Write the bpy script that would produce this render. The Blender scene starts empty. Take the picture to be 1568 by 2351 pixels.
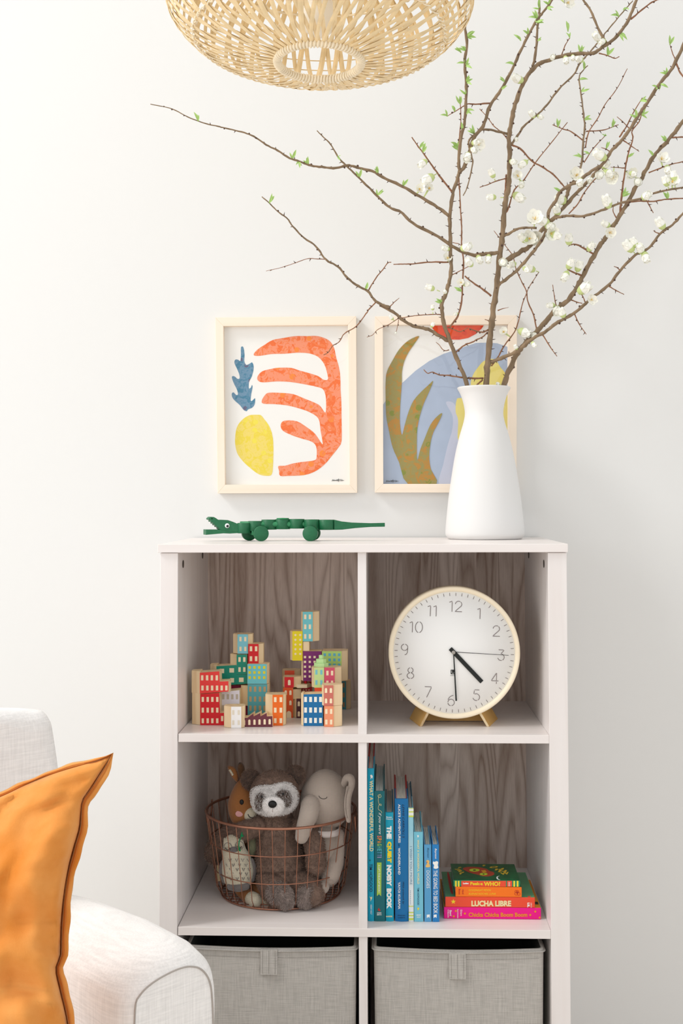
import bpy, bmesh, math, random
from mathutils import Vector, Matrix
from math import sin, cos, pi, radians
random.seed(7)
SC = bpy.context.scene
COL = SC.collection
# ------------------------------------------------------------------ camera
CAM = Vector((0.3905, -2.251, 1.1979)); YAW, PIT, ROL = 0.0347, 0.0336, -0.0026
F, PX, PY, IW, IH = 2773.38, 791.32, 1056.87, 1568, 2351
_fw = Vector((-sin(YAW)*cos(PIT), cos(YAW)*cos(PIT), sin(PIT)))
_rt = Vector((cos(YAW), sin(YAW), 0)); _up = _rt.cross(_fw)
RT = _rt*cos(ROL) + _up*sin(ROL); UP = -_rt*sin(ROL) + _up*cos(ROL)
cd = bpy.data.cameras.new('camera'); cam = bpy.data.objects.new('camera', cd); COL.objects.link(cam)
cd.sensor_fit = 'VERTICAL'; cd.sensor_height = 36; cd.lens = F/IH*36
cd.shift_x = -(PX-IW/2)/IH; cd.shift_y = (PY-IH/2)/IH
cd.clip_start = 0.05
m = Matrix((RT, UP, -_fw)).transposed().to_4x4(); m.translation = CAM
cam.matrix_world = m
SC.camera = cam
# ------------------------------------------------------------------ light
SC.view_settings.view_transform = 'Standard'; SC.view_settings.look = 'None'
SC.view_settings.exposure = 0.55; SC.view_settings.gamma = 1
SC.view_settings.use_curve_mapping = False
W = bpy.data.worlds.new('world'); SC.world = W; W.use_nodes = True
W.node_tree.nodes['Background'].inputs[0].default_value = (0.98, 0.99, 1.0, 1)
W.node_tree.nodes['Background'].inputs[1].default_value = 0.66
def area(name, loc, target, sx, sy, power, col):
    l = bpy.data.lights.new(name, 'AREA'); l.shape = 'RECTANGLE'; l.size = sx; l.size_y = sy
    l.energy = power; l.color = col
    o = bpy.data.objects.new(name, l); COL.objects.link(o); o.location = loc
    o.rotation_euler = (Vector(target)-Vector(loc)).to_track_quat('-Z', 'Y').to_euler()
    return o
area('high_window_daylight', (-3.94, -1.43, 5.10), (0.35, 0.0, 0.85), 1.3, 1.3, 104, (1, 0.99, 0.985))
area('left_window_daylight', (-3.1, -3.0, 1.75), (0.3, 0.0, 0.9), 2.4, 2.4, 26, (0.99, 0.995, 1))
# ------------------------------------------------------------------ helpers
def ray(px, py):
    return (_fw + RT*((px-PX)/F) + UP*((PY-py)/F))
def at(px, py, Y):            # the point of the vertical plane at depth Y that sits at that place of the photo
    r = ray(px, py); return CAM + r*((Y-CAM.y)/r.y)
def atz(px, py, Z):           # the same on a level plane of height Z
    r = ray(px, py); return CAM + r*((Z-CAM.z)/r.z)
def srgb(r, g, b):
    def f(c):
        c /= 255.0
        return c/12.92 if c <= .04045 else ((c+.055)/1.055)**2.4
    return (f(r), f(g), f(b), 1)
MATS = {}
def mat(name, rgb, rough=.6, metal=0, var=0, scale=40, bump=0, bscale=200, spec=.4, sheen=0, stretch=(1, 1, 1), trans=0, coat=0):
    if name in MATS: return MATS[name]
    m = bpy.data.materials.new(name); m.use_nodes = True; nt = m.node_tree
    p = nt.nodes['Principled BSDF']; c = srgb(*rgb)
    p.inputs['Base Color'].default_value = c; p.inputs['Roughness'].default_value = rough
    p.inputs['Metallic'].default_value = metal; p.inputs['Specular IOR Level'].default_value = spec
    if sheen: p.inputs['Sheen Weight'].default_value = sheen; p.inputs['Sheen Roughness'].default_value = .4
    if trans: p.inputs['Transmission Weight'].default_value = trans
    if coat: p.inputs['Coat Weight'].default_value = coat; p.inputs['Coat Roughness'].default_value = .15
    tc = nt.nodes.new('ShaderNodeTexCoord'); mp = nt.nodes.new('ShaderNodeMapping')
    mp.inputs['Scale'].default_value = stretch
    nt.links.new(tc.outputs['Object'], mp.inputs['Vector'])
    if var:
        n = nt.nodes.new('ShaderNodeTexNoise'); n.inputs['Scale'].default_value = scale; n.inputs['Detail'].default_value = 4
        nt.links.new(mp.outputs[0], n.inputs['Vector'])
        r = nt.nodes.new('ShaderNodeMapRange'); r.inputs[1].default_value = .3; r.inputs[2].default_value = .7
        r.inputs[3].default_value = 1-var; r.inputs[4].default_value = 1+var*.5
        nt.links.new(n.outputs['Fac'], r.inputs[0])
        h = nt.nodes.new('ShaderNodeHueSaturation'); h.inputs['Color'].default_value = c
        nt.links.new(r.outputs[0], h.inputs['Value']); nt.links.new(h.outputs[0], p.inputs['Base Color'])
    if bump:
        n2 = nt.nodes.new('ShaderNodeTexNoise'); n2.inputs['Scale'].default_value = bscale; n2.inputs['Detail'].default_value = 3
        nt.links.new(mp.outputs[0], n2.inputs['Vector'])
        b = nt.nodes.new('ShaderNodeBump'); b.inputs['Strength'].default_value = bump; b.inputs['Distance'].default_value = .002
        nt.links.new(n2.outputs['Fac'], b.inputs['Height']); nt.links.new(b.outputs[0], p.inputs['Normal'])
    MATS[name] = m; return m
def woodmat(name, light, dark, rough=.5, axis='Z', plank=0, ring=9.0, fine=140, contrast=1.0, mult=16, long=.055):
    """grain that runs along `axis`; plank = width of the glued strips"""
    if name in MATS: return MATS[name]
    m = bpy.data.materials.new(name); m.use_nodes = True; nt = m.node_tree; L = nt.links
    p = nt.nodes['Principled BSDF']; p.inputs['Roughness'].default_value = rough; p.inputs['Specular IOR Level'].default_value = .35
    def N(t): return nt.nodes.new(t)
    tc = N('ShaderNodeTexCoord'); mp = N('ShaderNodeMapping')
    s = {'Z': (1, 1, long), 'X': (long, 1, 1), 'Y': (1, long, 1)}[axis]
    mp.inputs['Scale'].default_value = s; L.new(tc.outputs['Object'], mp.inputs['Vector'])
    vec = mp.outputs[0]; plankval = None
    if plank:
        sx = N('ShaderNodeSeparateXYZ'); L.new(tc.outputs['Object'], sx.inputs[0])
        d = N('ShaderNodeMath'); d.operation = 'DIVIDE'; d.inputs[1].default_value = plank; L.new(sx.outputs[0], d.inputs[0])
        fl = N('ShaderNodeMath'); fl.operation = 'FLOOR'; L.new(d.outputs[0], fl.inputs[0])
        wn = N('ShaderNodeTexWhiteNoise'); wn.noise_dimensions = '1D'; L.new(fl.outputs[0], wn.inputs['W'])
        ad = N('ShaderNodeVectorMath'); ad.operation = 'MULTIPLY_ADD'
        L.new(wn.outputs['Color'], ad.inputs[0]); ad.inputs[1].default_value = (3, 3, 3); L.new(vec, ad.inputs[2])
        vec = ad.outputs[0]; plankval = wn.outputs['Value']
    n1 = N('ShaderNodeTexNoise'); n1.inputs['Scale'].default_value = ring; n1.inputs['Detail'].default_value = 2; n1.inputs['Distortion'].default_value = .2
    L.new(vec, n1.inputs['Vector'])
    mu = N('ShaderNodeMath'); mu.operation = 'MULTIPLY'; mu.inputs[1].default_value = mult; L.new(n1.outputs['Fac'], mu.inputs[0])
    fr = N('ShaderNodeMath'); fr.operation = 'PINGPONG'; fr.inputs[1].default_value = 1; L.new(mu.outputs[0], fr.inputs[0])
    pw = N('ShaderNodeMath'); pw.operation = 'POWER'; pw.inputs[1].default_value = 2.2; L.new(fr.outputs[0], pw.inputs[0])
    n2 = N('ShaderNodeTexNoise'); n2.inputs['Scale'].default_value = fine; n2.inputs['Detail'].default_value = 3; L.new(vec, n2.inputs['Vector'])
    mx = N('ShaderNodeMath'); mx.operation = 'MULTIPLY_ADD'; mx.inputs[1].default_value = .55; L.new(pw.outputs[0], mx.inputs[0])
    m2 = N('ShaderNodeMath'); m2.operation = 'MULTIPLY'; m2.inputs[1].default_value = .5; L.new(n2.outputs['Fac'], m2.inputs[0])
    L.new(m2.outputs[0], mx.inputs[2])
    out = mx.outputs[0]
    if plankval is not None:
        a = N('ShaderNodeMath'); a.operation = 'MULTIPLY_ADD'; a.inputs[1].default_value = .45; L.new(plankval, a.inputs[0]); L.new(out, a.inputs[2])
        b = N('ShaderNodeMath'); b.operation = 'SUBTRACT'; b.inputs[1].default_value = .15; L.new(a.outputs[0], b.inputs[0]); out = b.outputs[0]
    k = N('ShaderNodeMath'); k.operation = 'MULTIPLY'; k.inputs[1].default_value = contrast; k.use_clamp = True; L.new(out, k.inputs[0])
    c = N('ShaderNodeMix'); c.data_type = 'RGBA'; L.new(k.outputs[0], c.inputs[0])
    c.inputs[6].default_value = srgb(*light); c.inputs[7].default_value = srgb(*dark)
    L.new(c.outputs[2], p.inputs['Base Color'])
    MATS[name] = m; return m
def weavemat(name, rgb, rough=.9, scale=900, depth=.5, var=.12, sheen=.0, axes=(0, 2)):
    """plain woven cloth: crossing threads as bump and faint slubs of colour"""
    if name in MATS: return MATS[name]
    m = bpy.data.materials.new(name); m.use_nodes = True; nt = m.node_tree; L = nt.links
    p = nt.nodes['Principled BSDF']; p.inputs['Roughness'].default_value = rough; p.inputs['Specular IOR Level'].default_value = .15
    if sheen: p.inputs['Sheen Weight'].default_value = sheen
    tc = nt.nodes.new('ShaderNodeTexCoord'); outs = []
    for st in ((1, 1, .06), (.06, .06, 1)):
        mp = nt.nodes.new('ShaderNodeMapping'); mp.inputs['Scale'].default_value = st; L.new(tc.outputs['Object'], mp.inputs['Vector'])
        n = nt.nodes.new('ShaderNodeTexNoise'); n.inputs['Scale'].default_value = scale; n.inputs['Detail'].default_value = 2
        L.new(mp.outputs[0], n.inputs['Vector']); outs.append(n.outputs['Fac'])
    a = nt.nodes.new('ShaderNodeMath'); a.operation = 'ADD'; L.new(outs[0], a.inputs[0]); L.new(outs[1], a.inputs[1])
    r = nt.nodes.new('ShaderNodeMapRange'); r.inputs[1].default_value = .7; r.inputs[2].default_value = 1.3
    r.inputs[3].default_value = 1-var; r.inputs[4].default_value = 1+var*.6; L.new(a.outputs[0], r.inputs[0])
    h = nt.nodes.new('ShaderNodeHueSaturation'); h.inputs['Color'].default_value = srgb(*rgb); L.new(r.outputs[0], h.inputs['Value'])
    L.new(h.outputs[0], p.inputs['Base Color'])
    b = nt.nodes.new('ShaderNodeBump'); b.inputs['Strength'].default_value = depth; b.inputs['Distance'].default_value = .001
    L.new(a.outputs[0], b.inputs['Height']); L.new(b.outputs[0], p.inputs['Normal'])
    MATS[name] = m; return m
def thing(name, label, cat, loc, group=None):
    o = bpy.data.objects.new(name, None); COL.objects.link(o); o.location = loc
    o.empty_display_size = .02
    o['label'] = label; o['category'] = cat
    if group: o['group'] = group
    return o
def tag(o, label, cat, group=None):
    o['label'] = label; o['category'] = cat
    if group: o['group'] = group
    return o
def V3(p): return p if isinstance(p, Vector) else Vector(p)
class MB:
    """collects shapes in world coordinates; build() links them as one mesh"""
    def __init__(s): s.v = []; s.f = []; s.m = []; s.sm = []
    def add(s, vs, fs, mi=0, smooth=False):
        n = len(s.v); s.v += [V3(v) for v in vs]
        for f in fs: s.f.append(tuple(i+n for i in f)); s.m.append(mi); s.sm.append(smooth)
        return s
    def box(s, a, b, mi=0):
        x0, y0, z0 = a; x1, y1, z1 = b
        vs = [(x0, y0, z0), (x1, y0, z0), (x1, y1, z0), (x0, y1, z0), (x0, y0, z1), (x1, y0, z1), (x1, y1, z1), (x0, y1, z1)]
        return s.add(vs, [(0, 3, 2, 1), (4, 5, 6, 7), (0, 1, 5, 4), (1, 2, 6, 5), (2, 3, 7, 6), (3, 0, 4, 7)], mi)
    def prism(s, pts, d, mi=0, caps=True, smooth=False):
        """closed outline pts (3-D, planar) swept by vector d"""
        n = len(pts); d = V3(d); pts = [V3(p) for p in pts]
        vs = pts + [p+d for p in pts]
        fs = [(i, (i+1) % n, (i+1) % n+n, i+n) for i in range(n)]
        s.add(vs, fs, mi, smooth)
        if caps:
            s.add(pts, [tuple(reversed(range(n)))], mi); s.add([p+d for p in pts], [tuple(range(n))], mi)
        return s
    def tube(s, pts, rad, n=8, mi=0, closed=False, smooth=True, caps=True, flat=1.0, up=None):
        pts = [V3(p) for p in pts]; k = len(pts)
        if k < 2: return s
        rr = rad if hasattr(rad, '__len__') else [rad]*k
        vs = []; nrm = None
        for i, p in enumerate(pts):
            if closed: t = pts[(i+1) % k]-pts[i-1]
            else: t = pts[min(i+1, k-1)]-pts[max(i-1, 0)]
            if t.length < 1e-9: t = Vector((0, 0, 1))
            t.normalize()
            if up is not None:
                nn = V3(up(i) if callable(up) else up); nn = nn-t*nn.dot(t)
                nrm = nn.normalized()
            elif nrm is None:
                a = Vector((0, 0, 1)) if abs(t.z) < .9 else Vector((1, 0, 0)); nrm = t.cross(a).normalized()
            else:
                nrm = (nrm-t*nrm.dot(t)); nrm.normalize()
            b = t.cross(nrm)
            for j in range(n):
                a = 2*pi*j/n
                vs.append(p + nrm*(cos(a)*rr[i]*flat) + b*(sin(a)*rr[i]))
        fs = []
        for i in range(k if closed else k-1):
            for j in range(n):
                a = i*n+j; b_ = i*n+(j+1) % n; c = ((i+1) % k)*n+(j+1) % n; d = ((i+1) % k)*n+j
                fs.append((a, b_, c, d))
        if caps and not closed:
            fs.append(tuple(reversed(range(n)))); fs.append(tuple((k-1)*n+j for j in range(n)))
        return s.add(vs, fs, mi, smooth)
    def lathe(s, prof, c, n=48, mi=0, smooth=True, axis=None, M=None):
        """prof = [(r, h)...] about the vertical through c (or transformed by M)"""
        c = V3(c); vs = []
        for r, h in prof:
            for j in range(n):
                a = 2*pi*j/n; q = Vector((r*cos(a), r*sin(a), h))
                if M is not None: q = M @ q
                vs.append(c+q)
        k = len(prof); fs = []
        for i in range(k-1):
            for j in range(n):
                fs.append((i*n+j, i*n+(j+1) % n, (i+1)*n+(j+1) % n, (i+1)*n+j))
        s.add(vs, fs, mi, smooth); return s
    def ball(s, c, r, mi=0, nu=20, nv=14, M=None, fn=None):
        c = V3(c); rx, ry, rz = r if hasattr(r, '__len__') else (r, r, r); vs = [];
        for i in range(nv+1):
            t = pi*i/nv
            for j in range(nu):
                a = 2*pi*j/nu; q = Vector((rx*sin(t)*cos(a), ry*sin(t)*sin(a), rz*cos(t)))
                if fn: q = fn(q)
                if M is not None: q = M @ q
                vs.append(c+q)
        fs = [(i*nu+j, (i+1)*nu+j, (i+1)*nu+(j+1) % nu, i*nu+(j+1) % nu) for i in range(nv) for j in range(nu)]
        return s.add(vs, fs, mi, True)
    def poly(s, pts, mi=0):
        return s.add(pts, [tuple(range(len(pts)))], mi)
    def build(s, name, mats, parent=None, bevel=0, seg=2, subsurf=0, merge=True):
        off = Vector((0, 0, 0))
        if parent is not None:
            q = parent
            while q is not None: off += q.location; q = q.parent
        me = bpy.data.meshes.new(name)
        me.from_pydata([tuple(v-off) for v in s.v], [], s.f)
        for mt in (mats if isinstance(mats, (list, tuple)) else [mats]): me.materials.append(mt)
        me.polygons.foreach_set('material_index', s.m); me.polygons.foreach_set('use_smooth', s.sm)
        if merge:
            bm = bmesh.new(); bm.from_mesh(me); bmesh.ops.remove_doubles(bm, verts=bm.verts, dist=1e-6)
            bmesh.ops.recalc_face_normals(bm, faces=bm.faces); bm.to_mesh(me); bm.free()
        o = bpy.data.objects.new(name, me); COL.objects.link(o)
        if parent is not None: o.parent = parent
        if bevel:
            b = o.modifiers.new('bevel', 'BEVEL'); b.width = bevel; b.segments = seg; b.limit_method = 'ANGLE'; b.angle_limit = radians(40)
            b.harden_normals = False
        if subsurf:
            u = o.modifiers.new('sub', 'SUBSURF'); u.levels = subsurf; u.render_levels = subsurf
        return o
def smooth_path(pts, k=6, closed=False):
    """Catmull-Rom through the points"""
    P = [V3(p) for p in pts]; n = len(P); out = []
    rng = range(n) if closed else range(n-1)
    for i in rng:
        a = P[i-1] if (i > 0 or closed) else P[0]*2-P[1]; b = P[i]; c = P[(i+1) % n]
        d = P[(i+2) % n] if (i+2 < n or closed) else P[-1]*2-P[-2]
        for j in range(k):
            t = j/k
            out.append(.5*((2*b)+(c-a)*t+(2*a-5*b+4*c-d)*t*t+(3*b-a-3*c+d)*t**3))
    if not closed: out.append(P[-1])
    return out
_tc = {}
def textmesh(body, bold=0, shear=0, spacing=1):
    k = (body, bold, shear, spacing)
    if k in _tc: return _tc[k]
    cu = bpy.data.curves.new('t', 'FONT'); cu.body = body; cu.size = 1; cu.offset = bold; cu.shear = shear; cu.space_character = spacing
    cu.resolution_u = 3; cu.fill_mode = 'FRONT'
    o = bpy.data.objects.new('t', cu); COL.objects.link(o)
    dg = bpy.context.evaluated_depsgraph_get(); me = bpy.data.meshes.new_from_object(o.evaluated_get(dg))
    vs = [v.co.copy() for v in me.vertices]; fs = [tuple(p.vertices) for p in me.polygons]
    bpy.data.objects.remove(o); bpy.data.curves.remove(cu); bpy.data.meshes.remove(me)
    xs = [v.x for v in vs]; ys = [v.y for v in vs]
    r = (vs, fs, min(xs), max(xs), min(ys), max(ys)); _tc[k] = r; return r
def text(mb, body, O, U, Vv, mi=0, bold=0, shear=0, spacing=1):
    """letters fitted so that their box spans O..O+U (along the line) and O..O+Vv (height)"""
    vs, fs, x0, x1, y0, y1 = textmesh(body, bold, shear, spacing); O = V3(O); U = V3(U); Vv = V3(Vv)
    mb.add([O+U*((v.x-x0)/(x1-x0))+Vv*((v.y-y0)/(y1-y0)) for v in vs], fs, mi); return mb
def struct(o): o['kind'] = 'structure'; return o
# ------------------------------------------------------------------ the room
YW = .402                                   # the wall behind the shelf
m_wall = mat('wall_paint', (229, 229, 227), .85, bump=.05, bscale=60, spec=.2)
m_floor = woodmat('floor_boards', (226, 216, 204), (205, 192, 178), .45, 'Y', plank=.12)
m_ceil = mat('ceiling_paint', (244, 243, 240), .9)
XL, XR, YF, ZC = -4.7, 3.0, -4.4, 5.8
struct(MB().box((XL, YW, -.02), (XR, YW+.1, ZC)).build('wall_back', m_wall))
struct(MB().box((XL, YF, -.08), (XR, YW, 0)).build('floor', m_floor))
struct(MB().box((XL+.7, YF, ZC), (XR, YW+.1, ZC+.08)).build('ceiling', m_ceil))
# ------------------------------------------------------------------ cube shelf
DI = .38
ZT, Z1T, Z1B, Z2T, Z2B, Z3T = 1.1022, .7657, .7503, .4105, .3951, .057
OL, OR, DL, DR = -.0337, .7227, .336, .3518
w_shelf = woodmat('whitewashed_oak', (238, 233, 231), (224, 215, 210), .38, 'Z', contrast=.55)
w_shelfx = woodmat('whitewashed_oak_level', (238, 232, 229), (226, 216, 211), .33, 'X', contrast=.5)
w_back = woodmat('oak_grain_back', (242, 227, 217), (160, 134, 118), .5, 'Z', plank=.040, ring=8, contrast=.9, mult=52, long=.085, fine=420)
sh = thing('cube_shelf', 'whitewashed wooden cube shelf of six open compartments against the wall', 'shelf', (.344, .2, 0))
MB().box((OL-.0035, -.006, ZT), (OR+.0015, YW-.004, ZT+.0155)).build('top_board', w_shelfx, sh, bevel=.0008)
for x0, x1 in ((OL, 0), (.688, OR)):
    MB().box((x0, 0, .0), (x1, YW-.006, ZT-.0008)).build('side_panel', w_shelf, sh, bevel=.001)
MB().box((0, DI, .04), (.688, DI+.006, ZT)).build('back_panel', w_back, sh)
for zt, zb in ((Z1T, Z1B), (Z2T, Z2B), (Z3T, Z3T-.0155)):
    MB().box((.0012, .001, zb), (.6878, DI, zt)).build('shelf_board', w_shelfx, sh, bevel=.0006)
for z0, z1 in ((Z1T, ZT), (Z2T, Z1B), (Z3T, Z2B)):
    MB().box((DL, .003, z0), (DR, DI, z1)).build('divider', w_shelf, sh, bevel=.0006)
dk = mat('cam_lock_dark', (70, 62, 54), .5)
for x, s in ((.0004, 1), (.6876, -1)):
    for y, z in ((.055, 1.078), (.30, 1.084)):
        fit = MB(); Mr = Matrix.Rotation(pi/2, 4, 'Y')
        fit.lathe([(0, 0), (.0075, 0), (.0075, .0006*s), (.005, .0008*s), (0, .0008*s)], (x, y, z), 20, M=Mr)
        fit.build('cam_fastener', dk, sh)
m_plastic = mat('grey_plastic', (170, 165, 158), .4)
for x in (.155, .62):
    MB().lathe([(0, 0), (.011, 0), (.011, -.004), (.006, -.006), (0, -.006)], (x, .33, ZT), 20).build('cam_fastener', m_plastic, sh)
# ------------------------------------------------------------------ vase
m_vase = mat('matte_white_ceramic', (228, 227, 225), .55, spec=.4)
VY = .285; vc = at(1112.5, 1150, VY); VX = vc.x; ZV = ZT+.0155
def wid(h, y): return abs((at(1112+h, y, VY)-at(1112, y, VY)).x)
prof = [(0, 0), (.072, 0), (.0765, .001), (.0795, .005)]
for y, h in ((1223, 90.8), (1184.7, 87.5), (1133.7, 81.8), (1082.6, 74), (1056, 69.5), (1031.6, 64.5), (1006, 58.2), (985, 52), (968, 47), (950, 44), (932, 46), (916, 50), (904, 54.5), (893, 60.5)):
    z = at(1112, y, VY).z
    prof.append((wid(h, y), z-ZV))
zr = at(1112, 890, VY).z-ZV
prof += [(wid(61, 890), zr), (wid(59, 890), zr+.001), (wid(57, 890), zr-.001), (wid(50, 890), zr-.013), (wid(41, 890), zr-.04), (wid(40, 890), zr-.06), (.05, zr-.12), (.06, zr-.2), (.0, zr-.22)]
pr3 = smooth_path([(r, 0, h) for r, h in prof[3:19]], 3)
prof = prof[:3]+[(p.x, p.z) for p in pr3]+prof[19:]
tag(MB().lathe(prof, (VX, VY, ZV), 72).build('vase', m_vase), 'tall matte white ceramic vase holding the bare branches on the shelf top', 'vase')
# ------------------------------------------------------------------ framed prints
w_frame = woodmat('pale_frame_wood', (247, 232, 214), (238, 216, 190), .5, 'Z', contrast=.4)
w_framex = woodmat('pale_frame_wood_level', (247, 232, 214), (238, 216, 190), .5, 'X', contrast=.4)
m_paper = mat('print_paper', (243, 241, 236), .7)
m_glass = bpy.data.materials.new('picture_glass'); m_glass.use_nodes = True
def _glass():
    nt = m_glass.node_tree; nt.nodes.clear()
    o = nt.nodes.new('ShaderNodeOutputMaterial'); mx = nt.nodes.new('ShaderNodeMixShader'); t = nt.nodes.new('ShaderNodeBsdfTransparent')
    g = nt.nodes.new('ShaderNodeBsdfGlossy'); g.inputs['Roughness'].default_value = .02
    fr = nt.nodes.new('ShaderNodeFresnel'); fr.inputs['IOR'].default_value = 1.18
    mx.inputs[0].default_value = .03; nt.links.new(t.outputs[0], mx.inputs[1]); nt.links.new(g.outputs[0], mx.inputs[2]); nt.links.new(mx.outputs[0], o.inputs[0])
_glass()
def motif(name, a, b, c2, scale):
    """cut paper printed with blots, sprigs and dots in a second and third tone"""
    m = bpy.data.materials.new(name); m.use_nodes = True; nt = m.node_tree; L = nt.links
    p = nt.nodes['Principled BSDF']; p.inputs['Roughness'].default_value = .75
    tc = nt.nodes.new('ShaderNodeTexCoord')
    def thr(node, out, lo, hi):
        r = nt.nodes.new('ShaderNodeMapRange'); r.inputs[1].default_value = lo; r.inputs[2].default_value = hi; L.new(node.outputs[out], r.inputs[0]); return r
    n = nt.nodes.new('ShaderNodeTexNoise'); n.inputs['Scale'].default_value = scale; n.inputs['Detail'].default_value = 1.5; n.inputs['Distortion'].default_value = 1.6
    v = nt.nodes.new('ShaderNodeTexVoronoi'); v.inputs['Scale'].default_value = scale*.9; v.feature = 'F1'
    g = nt.nodes.new('ShaderNodeTexNoise'); g.inputs['Scale'].default_value = scale*1.7; g.inputs['Detail'].default_value = 0; g.inputs['Distortion'].default_value = 3.5
    for q in (n, v, g): L.new(tc.outputs['Object'], q.inputs['Vector'])
    f1 = thr(n, 'Fac', .54, .56); f2 = thr(v, 'Distance', .24, .22); f3 = thr(g, 'Fac', .60, .63)
    col = None
    prev = srgb(*a)
    m1 = nt.nodes.new('ShaderNodeMix'); m1.data_type = 'RGBA'; m1.inputs[6].default_value = srgb(*a); m1.inputs[7].default_value = srgb(*b); L.new(f1.outputs[0], m1.inputs[0])
    m2 = nt.nodes.new('ShaderNodeMix'); m2.data_type = 'RGBA'; L.new(m1.outputs[2], m2.inputs[6]); m2.inputs[7].default_value = srgb(*c2); L.new(f2.outputs[0], m2.inputs[0])
    m3 = nt.nodes.new('ShaderNodeMix'); m3.data_type = 'RGBA'; L.new(m2.outputs[2], m3.inputs[6]); m3.inputs[7].default_value = srgb(*[(x+y)/2 for x, y in zip(a, b)]); L.new(f3.outputs[0], m3.inputs[0])
    L.new(m3.outputs[2], p.inputs['Base Color']); return m
YP = YW-.006                                # print surface
def frame(name, label, oc, ic, Z):
    """oc / ic: outer and inner corners TL TR BR BL in the photo"""
    t = thing(name, label, 'picture', (at(*oc[3], YW-.022).x, YW, at(*oc[3], YW-.022).z), 'two framed paper cut prints above the shelf')
    yf = YW-.022
    O = [at(x, y, yf) for x, y in oc]; I = [at(x, y, yf) for x, y in ic]
    d = Vector((0, .0215, 0))
    for i, mt in ((0, w_framex), (1, w_frame), (2, w_framex), (3, w_frame)):
        j = (i+1) % 4
        MB().prism([O[i], O[j], I[j], I[i]], d).build('frame_rail', mt, t, bevel=.0006)
    return t, I
t1, I1 = frame('framed_print', 'framed print of an orange hand of fingers, blue leaf and yellow pebble', [(494.2, 728.7), (817.5, 725.7), (819.8, 1131.6), (499.5, 1132.8)], [(512.8, 748.7), (798.7, 745.9), (802.6, 1112.8), (516.7, 1112.8)], 0)
t2, I2 = frame('framed_print', 'framed print of olive leaves on blue partly behind the white vase', [(860.4, 726.3), (1187, 723.5), (1185.7, 1131), (860.4, 1131)], [(879, 746), (1166.5, 744.6), (1166.5, 1111), (880, 1111)], 0)
def sheet(t, I, grow=.003):
    c = sum(I, Vector())/4
    P = [Vector((c.x+(p.x-c.x)*1.02, YP, c.z+(p.z-c.z)*1.02)) for p in I]
    pa = MB().prism(P, (0, .001, 0)).build('print_sheet', m_paper, t)
    g = [Vector((q.x, YW-.012, q.z)) for q in P]
    MB().prism(g, (0, .0015, 0)).build('glass_pane', m_glass, t)
    return pa
s1 = sheet(t1, I1); s2 = sheet(t2, I2)
_layer = [0]
def cutout(name, zpts, mt, parent, sc, x0, y0, smooth=True, label=None, clip=None, k=5, lay=1):
    """outline read off the photo (zoomed coordinates), on the plane of the print"""
    yy = YP-.0003*lay
    P = [at(x0+x/sc, y0+y/sc, yy) for x, y in zpts]
    if smooth: P = smooth_path(P, k, True)
    if clip:
        for q in P:
            q.x = min(max(q.x, clip[0]), clip[1]); q.z = min(max(q.z, clip[2]), clip[3])
    o = MB().prism(P, (0, .0002, 0)).build(name, mt, parent)
    if label: o['label'] = label
    return o
m_or = motif('orange_cut_paper', (242, 142, 100), (240, 104, 6), (246, 134, 14), 38)
m_bl = motif('blue_cut_paper', (100, 140, 168), (50, 120, 150), (92, 84, 116), 50)
m_ye = motif('yellow_cut_paper', (238, 214, 100), (236, 212, 48), (240, 222, 60), 45)
m_ol = motif('olive_cut_paper', (150, 138, 66), (182, 128, 22), (126, 134, 18), 38)
m_sk = mat('pale_blue_cut_paper', (172, 186, 208), .75, var=.05, scale=30)
m_li = mat('lilac_cut_paper', (196, 200, 218), .75, var=.04, scale=30)
m_py = mat('plain_yellow_cut_paper', (232, 216, 122), .75, var=.04, scale=30)
m_rd = motif('red_cut_paper', (238, 80, 20), (226, 62, 12), (240, 92, 34), 50)
S1 = (4.3556, 480, 700)
cutout('orange_cutout', [(445, 500), (480, 450), (560, 395), (640, 350), (750, 330), (860, 312), (980, 312), (1070, 310), (1150, 330), (1210, 365), (1250, 430), (1272, 530), (1298, 620), (1312, 720), (1315, 850), (1322, 960), (1325, 1150), (1325, 1360), (1290, 1430), (1220, 1520), (1150, 1600), (1060, 1665), (950, 1702), (800, 1710), (712, 1710), (700, 1660), (693, 1612),
    (760, 1608), (840, 1585), (950, 1568), (1050, 1555), (1075, 1525), (1070, 1415), (1020, 1365), (920, 1335), (820, 1300), (740, 1260), (716, 1215), (730, 1170), (780, 1155), (880, 1165), (980, 1225), (1060, 1290), (1125, 1385), (1136, 1380), (1115, 1260), (1095, 1140), (1010, 1075), (900, 1035), (780, 1005), (650, 992), (545, 988), (526, 960), (560, 900), (600, 878), (720, 880), (840, 892), (950, 935), (1060, 980), (1110, 1010), (1162, 1078), (1170, 1000), (1165, 910), (1140, 845), (1080, 820), (960, 795), (820, 772), (680, 765), (540, 775), (488, 755), (485, 715), (530, 665), (620, 640), (700, 628), (820, 630), (900, 655), (1010, 685), (1090, 712), (1145, 748), (1188, 745), (1180, 680), (1150, 590), (1090, 520), (1000, 485), (880, 478), (760, 488), (620, 492), (500, 510)], m_or, s1, *S1, k=3)
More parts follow.
